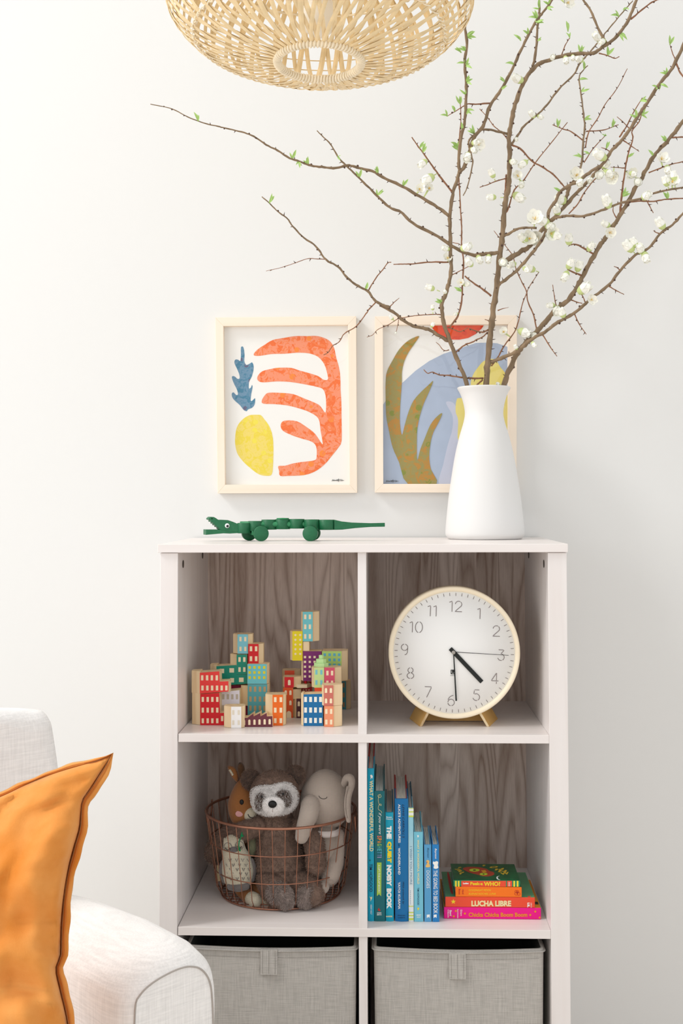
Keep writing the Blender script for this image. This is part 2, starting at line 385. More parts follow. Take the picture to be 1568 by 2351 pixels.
cutout('blue_leaf_cutout', [(318, 430), (332, 415), (345, 432), (355, 500), (352, 560), (372, 600), (410, 585), (430, 575), (445, 610), (442, 660), (425, 720), (400, 770), (398, 832), (415, 830), (430, 800), (434, 830), (422, 890), (415, 950), (425, 962), (445, 945), (460, 935), (458, 985), (435, 1025), (390, 1045), (375, 1063), (345, 1050), (310, 1005), (265, 965), (235, 930), (226, 890), (245, 875), (270, 900), (288, 895), (280, 850), (255, 800), (232, 745), (230, 715), (255, 715), (285, 740), (305, 732), (300, 690), (275, 630), (253, 580), (262, 548), (290, 548), (312, 560), (318, 500)], m_bl, s1, *S1, k=3)
cutout('yellow_cutout', [(480, 1098), (400, 1105), (330, 1150), (280, 1220), (262, 1310), (262, 1400), (285, 1490), (340, 1565), (410, 1630), (500, 1695), (590, 1710), (628, 1690), (640, 1600), (643, 1400), (630, 1290), (600, 1210), (550, 1140), (520, 1105)], m_ye, s1, *S1)
ink = mat('black_ink', (35, 33, 32), .6)
def scribble(parent, x0, y0, w, h, Y):
    mb = MB(); pts = []
    pat = [(0, .9), (.06, .35), (.1, .8), (.15, .4), (.2, .78), (.24, .45), (.28, .75), (.33, .5), (.37, .72), (.42, .3), (.44, .9), (.47, .4), (.52, .6), (.56, .1), (.55, 1), (.6, .45), (.66, .5)]
    P = smooth_path([at(x0+u*w, y0+v*h, Y) for u, v in pat], 3); mb.tube(P, .00035, 4)
    P = smooth_path([at(x0+u*w, y0+v*h, Y) for u, v in [(.78, .35), (.7, .4), (.69, .7), (.78, .72), (.84, .35), (.82, .75), (.9, .6), (1, .62)]], 3); mb.tube(P, .00035, 4)
    mb.build('signature', ink, parent)
scribble(s1, 762, 1098, 28, 8, YP-.0006)
S2 = (3.92, 840, 700)
cx0, cx1 = I2[3].x+.0005, I2[2].x-.0005; cz0, cz1 = I2[3].z+.0005, I2[0].z-.0005
CL = (I2[3].x-.002, I2[1].x+.002, I2[3].z-.002, I2[0].z+.002)
cutout('blue_cutout', [(150, 905), (200, 830), (260, 760), (330, 700), (450, 590), (570, 505), (700, 440), (850, 390), (990, 342), (1080, 340), (1180, 345), (1290, 380), (1300, 900), (1300, 1620), (700, 1620), (150, 1620)], m_sk, s2, *S2, smooth=False, clip=CL, lay=1)
cutout('lilac_cutout', [(720, 880), (790, 885), (840, 1000), (860, 1200), (880, 1620), (665, 1620), (700, 1420), (740, 1250), (775, 1130), (780, 1000)], m_li, s2, *S2, clip=CL, lay=2)
cutout('yellow_cutout', [(945, 735), (960, 640), (1010, 560), (1070, 500), (1160, 490), (1210, 560), (1255, 625), (1240, 720), (1150, 800), (1000, 830)], m_py, s2, *S2, clip=CL, lay=2)
cutout('yellow_cutout', [(845, 838), (815, 860), (808, 960), (830, 1040), (830, 1215), (900, 1150), (1000, 1000), (960, 860)], m_py, s2, *S2, clip=CL, lay=3)
cutout('yellow_cutout', [(1290, 800), (1250, 870), (1236, 960), (1245, 1040), (1275, 1130), (1290, 1140)], m_py, s2, *S2, clip=CL, lay=2)
cutout('olive_leaf_cutout', [(480, 282), (440, 345), (385, 425), (345, 510), (325, 600), (323, 700), (312, 850), (305, 1000), (308, 1090), (325, 1172), (350, 1080), (385, 960), (430, 860), (500, 780), (560, 725), (606, 685), (560, 800), (520, 890), (485, 1000), (462, 1120), (458, 1260), (462, 1400), (490, 1300), (530, 1200), (580, 1080), (640, 1005), (687, 975), (655, 1055), (605, 1150), (580, 1250), (570, 1370), (585, 1480), (635, 1612), (378, 1612), (300, 1420), (240, 1280), (205, 1120), (183, 1000), (178, 850), (178, 700), (190, 600), (240, 500), (300, 400), (370, 330), (430, 295)], m_ol, s2, *S2, k=3, clip=CL, lay=4)
cutout('red_cutout', [(570, 172), (1068, 172), (1040, 215), (990, 262), (920, 298), (840, 313), (760, 312), (690, 285), (620, 235)], m_rd, s2, *S2, clip=CL, smooth=False, lay=2)
scribble(s2, 886, 1100, 29, 8, YP-.002)
# ------------------------------------------------------------------ pendant lamp
m_bam = mat('bamboo_strip', (246, 222, 176), .55, var=.14, scale=14, stretch=(3, 3, 3))
m_bam2 = mat('pale_rattan', (252, 238, 210), .6, var=.12, scale=60)
LY = -.24; lr = at(733, 141, LY); Lc = Vector((lr.x, LY, lr.z))
LR, LH, LR0 = .2595, .122, .0705
tilt = Matrix.Rotation(radians(-4.0), 4, 'X') @ Matrix.Rotation(radians(.6), 4, 'Y')
lamp = thing('pendant_lamp', 'round woven bamboo pendant lamp hanging at the top of the photo', 'lamp', (Lc.x, Lc.y, Lc.z))
ph0 = -math.acos(LR0/LR)
LZ = LH*abs(sin(ph0))**.86                            # the equator above the ring
def lpt(ph, th, off=0):
    r = (LR+off)*cos(ph); z = (LH+off)*math.copysign(abs(sin(ph))**.86, ph)+LZ
    return Lc + tilt @ Vector((r*cos(th), r*sin(th), z))
def lnorm(ph, th):
    return (tilt @ Vector((cos(ph)/LR*cos(th), cos(ph)/LR*sin(th), sin(ph)/LH))).normalized()
mb = MB(); NS = 50; K = 22
for fam in (0, 1):
    for i in range(NS):
        th0 = 2*pi*(i+.5*fam)/NS + random.uniform(-.02, .02)
        tw = (1 if fam else -1)*random.uniform(.27, .34)
        ds = [ph0+(pi*.5*.86-ph0)*j/K for j in range(K+1)]
        pts = []; nn = []; rad = []
        for j, ph in enumerate(ds):
            th = th0+tw*(1-math.exp(-(ph-ph0)*1.1))*1.1
            o = .0009*(1 if fam else -1)+.0007*sin(j*2.1+i)
            pts.append(lpt(ph, th, o)); nn.append(lnorm(ph, th)); rad.append(.0034+.0016*min(1, (ph-ph0)*1.6)*random.uniform(.8, 1))
        w = random.uniform(.8, 1.1)
        mb.tube(pts, [r*w for r in rad], 4, flat=.16, up=lambda k, nn=nn: nn[k], smooth=False)
mb.build('woven_shade', m_bam, lamp, merge=False)
mb = MB()
ring = [lpt(ph0, 2*pi*k/72, .001) for k in range(72)]
mb.tube(ring, .0048, 10, closed=True)
wr = []
for k in range(72*12):
    a = 2*pi*k/(72*12); b = a*78
    c = lpt(ph0, a, .001); rd = (c-Lc); rd = (rd-Vector((0, 0, rd.z))).normalized()
    wr.append(c+rd*(.0056*cos(b))+Vector((0, 0, .0056*sin(b))))
mb.tube(wr, .0022, 5, closed=True)
mb.build('bound_ring', m_bam2, lamp, merge=False)
for ph in (-.62, .55):
    mb = MB()
    for s in (0, pi):
        pts = []
        for k in range(420):
            a = 2*pi*k/420; b = a*44+s
            pts.append(lpt(ph+.035*sin(b)*.35, a, .0028*cos(b)))
        mb.tube(pts, .0011, 5, closed=True)
    mb.tube([lpt(ph, 2*pi*k/90, -.004) for k in range(90)], .0016, 6, closed=True)
    mb.build('twisted_hoop', m_bam2, lamp, merge=False)
mb = MB()
for ph in (-.2, -.12, .0):
    mb.tube([lpt(ph, 2*pi*k/90, .0015) for k in range(90)], .0011, 5, closed=True)
mb.tube([lpt(1.35, 2*pi*k/60) for k in range(60)], .005, 8, closed=True)
mb.build('cane_hoop', m_bam, lamp, merge=False)
m_white = mat('white_plastic', (238, 236, 230), .4)
top = lpt(1.35, 0).z
MB().lathe([(0, 0), (.019, 0), (.021, .004), (.021, .05), (.014, .062), (.004, .066), (0, .066)], (Lc.x, Lc.y, top-.11), 28).build('lamp_holder', m_white, lamp)
m_bulb = mat('opal_bulb_glass', (250, 246, 236), .2, spec=.6)
MB().lathe([(0, -.085), (.012, -.083), (.024, -.074), (.03, -.06), (.03, -.045), (.022, -.022), (.013, -.005), (.013, 0), (0, 0)], (Lc.x, Lc.y, top-.11), 28).build('light_bulb', m_bulb, lamp)
mb = MB()
for a in (0, 2*pi/3, 4*pi/3):
    mb.tube([lpt(1.35, a), Vector((Lc.x, Lc.y, top-.05))], .0012, 5)
mb.build('wire_spider', m_white, lamp)
MB().tube([(Lc.x, Lc.y, top-.05), (Lc.x, Lc.y, ZC-.03)], .003, 8).build('cord', m_white, lamp)
MB().lathe([(0, 0), (.05, 0), (.05, -.012), (.012, -.03), (0, -.03)], (Lc.x, Lc.y, ZC), 32).build('ceiling_cup', m_white, lamp)
# ------------------------------------------------------------------ branches
m_bark = mat('grey_brown_bark', (142, 120, 94), .8, var=.35, scale=90, bump=.4, bscale=500, stretch=(1, 1, .35))
m_twig = mat('red_brown_twig', (150, 106, 78), .7, var=.3, scale=120)
m_thorn = mat('thorn_brown', (84, 60, 48), .6)
m_petal = mat('cream_petal', (255, 255, 246), .6, var=.02, scale=80, sheen=.2)
m_calyx = mat('green_calyx', (206, 220, 150), .6)
m_stamen = mat('yellow_stamen', (240, 205, 110), .6)
m_leaf = mat('young_leaf', (176, 212, 124), .5, var=.15, scale=120)
R2 = (2.6133, 580, 160); R3 = (2.7606, 1000, 0); R4 = (2.7606, 1000, 400); Z2 = (3.92, 840, 700); Z1 = (4.3556, 480, 700); OV = (1, 0, 0)
def cv(seg):
    out = []
    for z, pts in seg:
        out += [(z[1]+x/z[0], z[2]+y/z[0]) for x, y in pts]
    return out
BR = {}
for key, lab in (('left', 'flowering branch rising from the left of the vase mouth, longest twigs reaching left'),
                 ('middle', 'thick flowering branch rising straight up from the middle of the vase'),
                 ('right', 'flowering branch leaning right from the right side of the vase mouth')):
    BR[key] = dict(root=thing('blossoming_branch', lab, 'branch', (VX+{'left': -.02, 'middle': 0, 'right': .02}[key], VY, ZV+.12), 'three flowering branches in the white vase'), pts=[], nf=0)
def hidden(Y0): return []
def branch(key, name, seg, w0, w1, Y0, Y1, thorn=1.0, down=None):
    """px polyline -> tapering twig; w = half width in photo pixels"""
    P2 = cv(seg); n = len(P2)
    L = [0]
    for a, b in zip(P2, P2[1:]): L.append(L[-1]+math.hypot(b[0]-a[0], b[1]-a[1]))
    B = BR[key]
    if Y0 is None:                           # spring from the nearest place on what is built
        a = at(P2[0][0], P2[0][1], .2); best = min(B['pts'], key=lambda q: (q[1]-P2[0][0])**2+(q[2]-P2[0][1])**2); Y0 = best[0].y; Y1 = Y0+Y1
    P = []
    for (x, y), l in zip(P2, L):
        P.append(at(x, y, Y0+(Y1-Y0)*l/L[-1]))
    if down: P = [V3(p) for p in down]+P
    Q = smooth_path(P, 5); m = len(Q)
    rad = []
    for k, q in enumerate(Q):
        t = k/(m-1); w = w0+(w1-w0)*t; d = (q-CAM).dot(_fw)
        rad.append(w/F*d*(1+.10*sin(k*1.3+w0*9)+.05*sin(k*3.1)))
        B['pts'].append((q, PX+F*(q-CAM).dot(RT)/d, PY-F*(q-CAM).dot(UP)/d))
    jit = [q + Vector((random.uniform(-1, 1), 0, random.uniform(-1, 1)))*rad[k]*.22 for k, q in enumerate(Q)]
    mb = MB(); mb.tube(jit, rad, 8 if w0 > 3 else 6)
    # thorns and buds
    s = random.uniform(5, 12); acc = 0
    for k in range(2 if not down else 8, m-1):
        acc += (Q[k]-Q[k-1]).length*F/2.45
        if acc > s and thorn:
            acc = 0; s = random.uniform(10, 30)/thorn
            t = (Q[k+1]-Q[k]).normalized(); a = random.uniform(0, 2*pi)
            side = (RT*cos(a)*1.0+UP*sin(a)+_fw*random.uniform(-.4, .4)); side = (side-t*side.dot(t)).normalized()
            if random.random() < .62:
                ln = random.uniform(3, 7.5)/F*2.45
                mb.tube([Q[k], Q[k]+side*(rad[k]+ln*.4)+t*ln*.3, Q[k]+side*(rad[k]+ln)+t*ln*.5], [.0012, .0008, .0001], 5, mi=1)
            else:
                mb.ball(Q[k]+side*rad[k], (random.uniform(.7, 1.2)*.0016+rad[k]*.2,)*3, mi=1, nu=6, nv=4)
    return mb.build(name, [m_bark if w0 > 2.6 else m_twig, m_thorn], B['root'], merge=False)
zin = ZV+.13
branch('left', 'stem', [(R4, [(205, 1350), (130, 1160), (85, 1040), (50, 930), (38, 830), (60, 770), (85, 690), (100, 600), (95, 500), (92, 380), (90, 260), (110, 130)]), (R3, [(110, 1220), (135, 1140), (150, 1090), (147, 1000), (160, 880), (185, 760), (195, 600), (190, 480), (185, 380), (198, 280), (186, 160), (190, 60), (200, -60)])], 5.0, 3.0, .275, .10, down=[(VX+.005, VY+.0, zin), (VX-.012, VY-.003, zin+.08)])
branch('left', 'fork', [(R3, [(150, 1095), (190, 1040), (240, 880), (300, 800), (345, 670), (400, 590), (470, 470), (540, 320), (600, 200), (640, 130), (680, 80), (740, 0), (790, -70)])], 4.4, 2.4, None, -.04)
branch('left', 'twig', [(R2, [(1178, 878), (1110, 825), (1000, 760), (900, 700), (800, 655), (720, 610), (640, 590), (580, 575), (500, 590), (430, 585), (350, 575), (280, 550), (210, 525), (150, 485), (80, 450), (5, 400)]), (OV, [(555, 303), (520, 295), (500, 290), (470, 283), (430, 268), (395, 250), (345, 239)])], 4.0, 1.0, None, -.12)
branch('left', 'twig', [(Z2, [(740, 325), (640, 265), (560, 220), (440, 195), (340, 140), (240, 60), (130, 0)]), (R2, [(820, 1425), (740, 1390), (690, 1330), (620, 1290), (560, 1240), (510, 1180), (440, 1140), (380, 1060), (310, 1010), (240, 940), (210, 895), (150, 850), (100, 800), (55, 762)])], 4.2, 1.2, None, -.10)
branch('left', 'twig', [(R2, [(440, 1138), (380, 1135), (325, 1135), (240, 1165), (160, 1190), (80, 1208)])], 1.1, .6, None, -.01, .6)
branch('left', 'twig', [(R2, [(690, 1332), (740, 1250), (780, 1200), (810, 1160), (832, 1155)])], 1.5, 1, None, -.01)
branch('left', 'twig', [(R2, [(1175, 1155), (1050, 1155), (960, 1165), (900, 1166), (845, 1168)])], 2.0, 1.2, None, -.03)
branch('left', 'twig', [(R2, [(820, 1425), (850, 1395), (880, 1370)])], 1.3, .7, None, 0)
branch('left', 'twig', [(R2, [(740, 1395), (700, 1435)]), (Z1, [(1568, 90), (1470, 215), (1355, 285), (1300, 370), (1235, 410), (1190, 475), (1145, 500)])], 1.6, .9, None, .02)
branch('left', 'twig', [(Z2, [(680, 88), (620, 85), (520, 90), (420, 100), (340, 115), (290, 125), (200, 180), (110, 220), (60, 270), (10, 290)])], 1.3, .7, None, -.02)
branch('left', 'twig', [(Z2, [(295, 130), (288, 180), (270, 250)])], 1.0, .7, None, 0)
branch('left', 'twig', [(R4, [(88, 972), (140, 900), (165, 800), (170, 700), (176, 550), (165, 450), (165, 350), (160, 250), (155, 150), (148, 50)]), (R3, [(150, 1200), (146, 1090), (143, 950), (152, 850), (160, 760), (157, 660)])], 2.4, 1.2, None, -.02)
branch('left', 'twig', [(R4, [(105, 638), (170, 605), (240, 568)])], 1.2, .7, None, -.02)
branch('left', 'twig', [(R4, [(108, 434), (150, 442), (175, 470)])], 1.1, .7, None, -.01)
branch('left', 'twig', [(R2, [(1202, 738), (1130, 650), (1080, 580), (1030, 510), (985, 450), (955, 405)])], 2.3, 1.2, None, -.03)
branch('left', 'twig', [(R3, [(345, 655), (250, 660), (200, 660), (150, 690), (75, 735)])], 2.0, .9, None, -.02)
branch('left', 'twig', [(Z2, [(795, 440), (840, 400), (900, 355), (960, 335), (1000, 310), (1050, 290), (1095, 245)])], 2.2, 1.5, None, .01)
branch('left', 'twig', [(Z2, [(750, 405), (720, 412), (690, 400), (660, 360), (630, 335)])], 1.3, .7, None, 0)
branch('left', 'twig', [(Z2, [(735, 200), (800, 225), (850, 240), (920, 205)])], 1.5, 1.0, None, 0)
# the middle branch
branch('middle', 'stem', [(R4, [(320, 1345), (330, 1200), (345, 1050), (362, 900), (375, 780), (395, 640), (408, 500), (425, 380), (435, 250), (447, 150), (462, 80), (466, 0)]), (R3, [(470, 1000), (465, 880), (480, 780), (505, 660), (550, 540), (600, 460), (650, 410), (720, 380), (820, 350), (900, 340), (1000, 335), (1070, 290), (1150, 230), (1220, 130), (1260, 30), (1290, -40)])], 7.2, 3.4, .285, .12, down=[(VX-.005, VY, zin), (VX-.004, VY, zin+.08)])
branch('middle', 'twig', [(R3, [(1085, 275), (1030, 180), (985, 70), (935, 0), (900, -60)])], 3.2, 2.2, None, -.01)
branch('middle', 'twig', [(R3, [(595, 475), (625, 390), (640, 280), (645, 180), (658, 80), (655, -40)])], 3.4, 2.2, None, -.02)
branch('middle', 'twig', [(R3, [(1238, 122), (1310, 60), (1370, 15), (1430, -10)])], 2.2, 1.5, None, 0)
branch('middle', 'twig', [(R3, [(1035, 338), (1090, 352), (1135, 370), (1165, 358)])], 1.6, .9, None, 0)
branch('middle', 'twig', [(R3, [(798, 350), (820, 290), (850, 240)])], 1.6, 1, None, 0)
branch('middle', 'twig', [(R3, [(478, 918), (520, 860), (560, 800), (640, 730), (710, 660), (780, 565), (870, 480), (910, 410), (960, 350), (1020, 280), (1075, 210), (1150, 120), (1210, 50), (1250, 5)])], 3.0, 1.3, None, .06)
branch('middle', 'twig', [(R3, [(482, 918), (540, 945), (610, 1020), (680, 1060), (750, 1110), (800, 1165), (825, 1195)])], 2.2, 1.6, None, .03)
branch('middle', 'twig', [(R3, [(478, 912), (420, 840), (370, 800), (330, 745), (280, 690)])], 1.5, .9, None, .03)
branch('middle', 'twig', [(R3, [(455, 848), (400, 835), (320, 820), (260, 840), (210, 900), (225, 980), (235, 1035), (215, 1130), (195, 1200), (175, 1240)])], 3.0, 1.2, None, -.05)
branch('middle', 'twig', [(R3, [(452, 1128), (380, 1150), (330, 1170), (280, 1187)])], 1.6, 1, None, -.02)
branch('middle', 'twig', [(R3, [(437, 1270), (444, 1180), (447, 1105)])], 2.6, 2.0, None, -.003, 0)
branch('middle', 'twig', [(R4, [(395, 702), (440, 670), (510, 615), (560, 560), (620, 490), (670, 420), (710, 330), (718, 230), (760, 170), (790, 110), (850, 70)]), (R3, [(900, 1150), (990, 1085), (1060, 1040), (1110, 960), (1180, 890), (1230, 820), (1300, 710), (1350, 640), (1420, 530), (1500, 430), (1568, 290), (1620, 160)])], 3.6, 4.0, None, -.12)
branch('middle', 'twig', [(R4, [(420, 570), (455, 545), (540, 490), (600, 450), (670, 360), (740, 290), (830, 190), (920, 90), (990, 20)]), (R3, [(1000, 1105), (1060, 1050)])], 6.2, 3.0, None, .06)
branch('middle', 'twig', [(R4, [(815, 195), (835, 130), (850, 75)])], 4.2, 4.0, None, 0, 0)
branch('middle', 'twig', [(R4, [(425, 395), (460, 380), (510, 352), (560, 340), (640, 340)])], 3.6, 2.6, None, -.02)
branch('middle', 'twig', [(R4, [(722, 292), (790, 270), (860, 262), (940, 265), (1050, 230), (1180, 180), (1300, 155), (1400, 115), (1500, 95), (1600, 78)])], 3.4, 2.2, None, -.06)
branch('middle', 'twig', [(R4, [(1180, 182), (1300, 170), (1380, 172), (1470, 158), (1590, 153)])], 2.0, 1.6, None, .02)
branch('middle', 'twig', [(R4, [(845, 250), (900, 190), (940, 120), (985, 60), (1040, 0)]), (R3, [(1065, 1060)])], 1.8, 1.2, None, .0)
branch('middle', 'twig', [(R3, [(828, 1200), (880, 1140), (910, 1095), (930, 1000), (935, 900), (945, 800), (935, 700), (920, 580), (910, 490), (940, 440), (965, 415)])], 3.0, 1.2, None, .05, 1.6)
branch('middle', 'twig', [(R3, [(932, 888), (860, 835), (800, 815), (740, 790)])], 1.7, .9, None, 0)
branch('middle', 'twig', [(R3, [(953, 832), (1060, 825), (1160, 790)])], 1.6, .9, None, 0)
branch('middle', 'twig', [(R3, [(950, 935), (970, 840), (1030, 745), (1075, 660), (1150, 560), (1215, 435)])], 1.7, .9, None, .0)
branch('middle', 'twig', [(R3, [(940, 1030), (1000, 940), (1075, 860)])], 1.4, .9, None, 0)
branch('middle', 'twig', [(R4, [(440, 245), (458, 225), (500, 100)]), (R3, [(560, 1140), (640, 1020), (745, 890), (835, 775)])], 2.2, 1.0, None, .03)
branch('middle', 'twig', [(R3, [(1530, 395), (1505, 345), (1480, 265)])], 1.4, .8, None, 0)
branch('middle', 'twig', [(R3, [(1525, 400), (1550, 460), (1600, 520)])], 2.2, 1.6, None, 0)
branch('middle', 'twig', [(R3, [(1190, 890), (1240, 925), (1290, 960)])], 1.5, .8, None, 0)
branch('middle', 'twig', [(R3, [(1240, 828), (1195, 780), (1150, 740)])], 1.3, .8, None, 0)
branch('middle', 'twig', [(R3, [(1165, 870), (1210, 800), (1250, 720), (1310, 620)])], 2.0, 1.0, None, -.01)
branch('middle', 'twig', [(R3, [(1110, 965), (1080, 945), (1050, 935)])], 1.2, .8, None, 0)
branch('middle', 'twig', [(R4, [(352, 772), (300, 730), (240, 690), (185, 645)])], 2.4, 1.6, None, -.02)
branch('middle', 'twig', [(R2, [(1482, 1096), (1400, 1105), (1310, 1110), (1200, 1060), (1110, 1000), (960, 920), (890, 855), (820, 825), (760, 770), (690, 700), (640, 650), (560, 575), (510, 520), (470, 450), (420, 400), (385, 365)])], 4.6, 1.2, None, -.12)
branch('middle', 'twig', [(R4, [(345, 1192), (430, 1160), (520, 1120), (600, 1050), (690, 1000), (780, 935), (870, 885), (950, 820), (1010, 770), (1100, 700), (1170, 610), (1270, 510), (1350, 470), (1420, 380), (1500, 320), (1568, 250), (1610, 200)])], 4.4, 2.6, None, -.14)
branch('middle', 'twig', [(R4, [(880, 885), (910, 950), (955, 1015)])], 1.7, .8, None, 0, 2)
branch('middle', 'twig', [(R4, [(680, 1020), (730, 1100), (770, 1155)])], 1.7, .8, None, 0, 2)
branch('middle', 'twig', [(R4, [(1100, 712), (1150, 740), (1195, 762)])], 1.6, .8, None, 0)
branch('middle', 'twig', [(R4, [(1170, 610), (1150, 592), (1130, 585)])], 1.4, .8, None, 0)
branch('middle', 'twig', [(R4, [(1415, 375), (1395, 368), (1380, 357)])], 1.4, .8, None, 0)
branch('middle', 'twig', [(R4, [(948, 810), (930, 770), (902, 725)])], 1.4, .9, None, 0)
branch('middle', 'twig', [(Z2, [(1055, 660), (940, 660), (840, 650), (740, 635), (660, 630), (600, 605), (555, 615), (520, 582)])], 2.4, 1.0, None, -.03)
branch('middle', 'twig', [(Z2, [(1050, 675), (1015, 705), (980, 740)])], 2.0, 1.8, None, -.01, 0)
branch('middle', 'twig', [(Z2, [(1100, 225), (1050, 245), (990, 235), (930, 212)])], 2.4, 1.4, None, -.01, 2)
branch('middle', 'twig', [(Z2, [(1105, 225), (1108, 150), (1070, 130)])], 1.4, .9, None, 0)
branch('middle', 'twig', [(R4, [(355, 1215), (400, 1150), (440, 1080), (500, 1000), (530, 910), (550, 820), (575, 760), (590, 720), (655, 620)])], 1.9, .9, None, .02)
branch('middle', 'twig', [(Z2, [(1188, 50), (1230, 35), (1284, 22)])], 1.5, .4, None, -.01, 0)
branch('right', 'stem', [(R4, [(430, 1345), (460, 1260), (510, 1150), (560, 1080), (640, 1000), (690, 940), (750, 870), (800, 830), (860, 775), (910, 690), (950, 610), (1000, 520), (1050, 440), (1080, 400), (1130, 320), (1180, 240), (1230, 160), (1270, 80), (1310, 20)]), (R3, [(1330, 1080), (1400, 970), (1480, 880), (1568, 770), (1630, 690)])], 6.2, 4.2, .30, .24, down=[(VX+.0, VY+.006, zin), (VX+.012, VY+.01, zin+.08)])
branch('right', 'twig', [(R4, [(1003, 507), (940, 470), (890, 445), (845, 448)])], 2.4, 1.4, None, -.02, 2)
branch('right', 'twig', [(R4, [(928, 642), (870, 620), (835, 602)])], 2.2, 1.4, None, -.02, 2)
branch('right', 'twig', [(R4, [(862, 798), (900, 812), (930, 818)])], 1.6, 1, None, 0)
branch('right', 'twig', [(R4, [(640, 980), (620, 890), (585, 810), (575, 740), (540, 670), (510, 600), (490, 520), (440, 450), (370, 358)])], 1.8, .8, None, .03)
branch('right', 'twig', [(R4, [(768, 850), (755, 790), (742, 700)])], 1.5, .8, None, 0, 2)
branch('right', 'twig', [(R4, [(1170, 250), (1175, 180), (1185, 90)]), (R3, [(1185, 1200), (1203, 1060), (1225, 960), (1250, 880), (1245, 830), (1290, 770), (1310, 700)])], 2.6, 1.4, None, -.05)
branch('right', 'twig', [(R4, [(1145, 275), (1125, 235), (1127, 200)])], 1.4, .9, None, 0)
branch('right', 'twig', [(R3, [(1203, 1066), (1160, 1062), (1110, 1060)])], 1.4, .7, None, 0)
branch('right', 'twig', [(R3, [(1350, 1095), (1440, 1060), (1500, 1040), (1580, 1022)])], 1.7, 1.2, None, 0)
branch('right', 'twig', [(R3, [(1498, 872), (1540, 870), (1590, 868)])], 2, 1.6, None, 0)
branch('right', 'twig', [(R3, [(1335, 1265), (1355, 1305), (1380, 1350)])], 1.5, .9, None, 0)
def nearest(px, py):
    best = None
    for k, B in BR.items():
        for q, x, y in B['pts']:
            d = (x-px)**2+(y-py)**2
            if best is None or d < best[0]: best = (d, q, x, y, B)
    return best
def petal(mb, c, ax, out, L, Wd, cup, mi=0):
    """a cupped petal from c along `out`, hollow towards `ax`"""
    b = ax.cross(out).normalized(); vs = []; nu, nv = 5, 5
    for i in range(nu+1):
        t = i/nu; w = Wd*sin(pi*(.12+.80*t)**.8)*.5
        for j in range(nv):
            s = -1+2*j/(nv-1)
            vs.append(c+out*(L*t*cos(cup*t))+ax*(L*t*sin(cup*t)+abs(s)**2*w*.45)+b*(s*w))
    fs = [(i*nv+j, i*nv+j+1, (i+1)*nv+j+1, (i+1)*nv+j) for i in range(nu) for j in range(nv-1)]
    mb.add(vs, fs, mi, True)
def flower(px, py, kind, s=1.0):
    d, q, x, y, B = nearest(px, py)
    c = at(px, py, q.y-.004)
    v = c-q
    if v.length < .004: v = v+Vector((random.uniform(-1, 1), -1, random.uniform(-.5, 1)))*.004
    ax = v.normalized()
    if v.length > .028: q = c-ax*.02
    root = B['root']; r = .0105*s
    if kind == 'b':
        e = q+(c-q)*.35
        mb = MB(); mb.tube([q, e], [.0009, .0012], 5, mi=1)
        R = ax.to_track_quat('Z', 'Y').to_matrix().to_4x4()
        mb.lathe([(0, -.55*r), (.35*r, -.45*r), (.55*r, -.1*r), (.62*r, .15*r)], c-ax*r*.25, 10, 1, M=R)
        o = mb.build('calyx', [m_calyx, m_calyx], root); 
        pb = MB(); 
        b1 = ax.orthogonal().normalized(); b2 = ax.cross(b1)
        for k in range(5):
            a = 2*pi*k/5; out = b1*cos(a)+b2*sin(a)
            petal(pb, c-ax*r*.35+out*r*.12, (ax*.25+out).normalized()*-.6, (ax*.93+out*.42).normalized(), r*1.75, r*1.35, .25)
        pb.ball(c+ax*r*.15, (r*.62, r*.62, r*.95), nu=10, nv=8, M=R)
        bo = pb.build('blossom', m_petal, root, merge=False)
        o.name = 'calyx'; o.parent = bo; o.location = (0, 0, 0)
    else:
        ax = (ax*.6+Vector((random.uniform(-.5, .5), -1.1, random.uniform(-.2, .5)))).normalized()
        b1 = ax.orthogonal().normalized(); b2 = ax.cross(b1); mb = MB()
        for k in range(6):
            a = 2*pi*k/6+random.uniform(-.1, .1); out = b1*cos(a)+b2*sin(a)
            petal(mb, c+out*r*.08, ax, out, r*1.25*random.uniform(.9, 1.1), r*1.25, random.uniform(.5, .85))
        bo = mb.build('blossom', m_petal, root, merge=False)
        st = MB()
        for k in range(14):
            a = random.uniform(0, 2*pi); rr = random.uniform(0, .32)*r
            e = c+ax*r*random.uniform(.35, .6)+(b1*cos(a)+b2*sin(a))*rr
            st.tube([c, e], .00022, 4); st.ball(e, .0006, nu=5, nv=4)
        st.build('stamens', m_stamen, bo, merge=False)
        mb = MB(); mb.tube([q, c-ax*r*.1], [.001, .0022], 6); mb.build('calyx', m_calyx, bo)
def leaves(px, py, s=1.0, n=3):
    d, q, x, y, B = nearest(px, py)
    c = at(px, py, q.y-.002); v = (c-q)
    if v.length > .02: q = c-v.normalized()*.012
    if v.length < .003: v = Vector((random.uniform(-.5, .5), -.3, 1))
    ax = v.normalized(); mb = MB()
    for k in range(n):
        dr = (ax+Vector((random.uniform(-.8, .8), random.uniform(-.7, .3), random.uniform(-.1, .9)))).normalized()
        L = random.uniform(.010, .018)*s; w = L*.14; sd = dr.cross(_fw).normalized(); cu = random.uniform(-.35, .35)
        vs = []; N_ = 6
        for i in range(N_+1):
            t = i/N_; p = q+dr*(L*t)+sd*(cu*L*t*t)-_fw*(L*.12*sin(pi*t)); ww = w*sin(pi*min(1, .1+t*.9))
            vs += [p-sd*ww-_fw*ww*.5, p, p+sd*ww-_fw*ww*.5]
        fs = []
        for i in range(N_):
            fs += [(3*i, 3*i+1, 3*i+4, 3*i+3), (3*i+1, 3*i+2, 3*i+5, 3*i+4)]
        mb.add(vs, fs, 0, True)
    mb.tube([q-ax*.001, q+ax*.002], .0012, 5)
    mb.build('leaf_cluster', m_leaf, B['root'], merge=False)
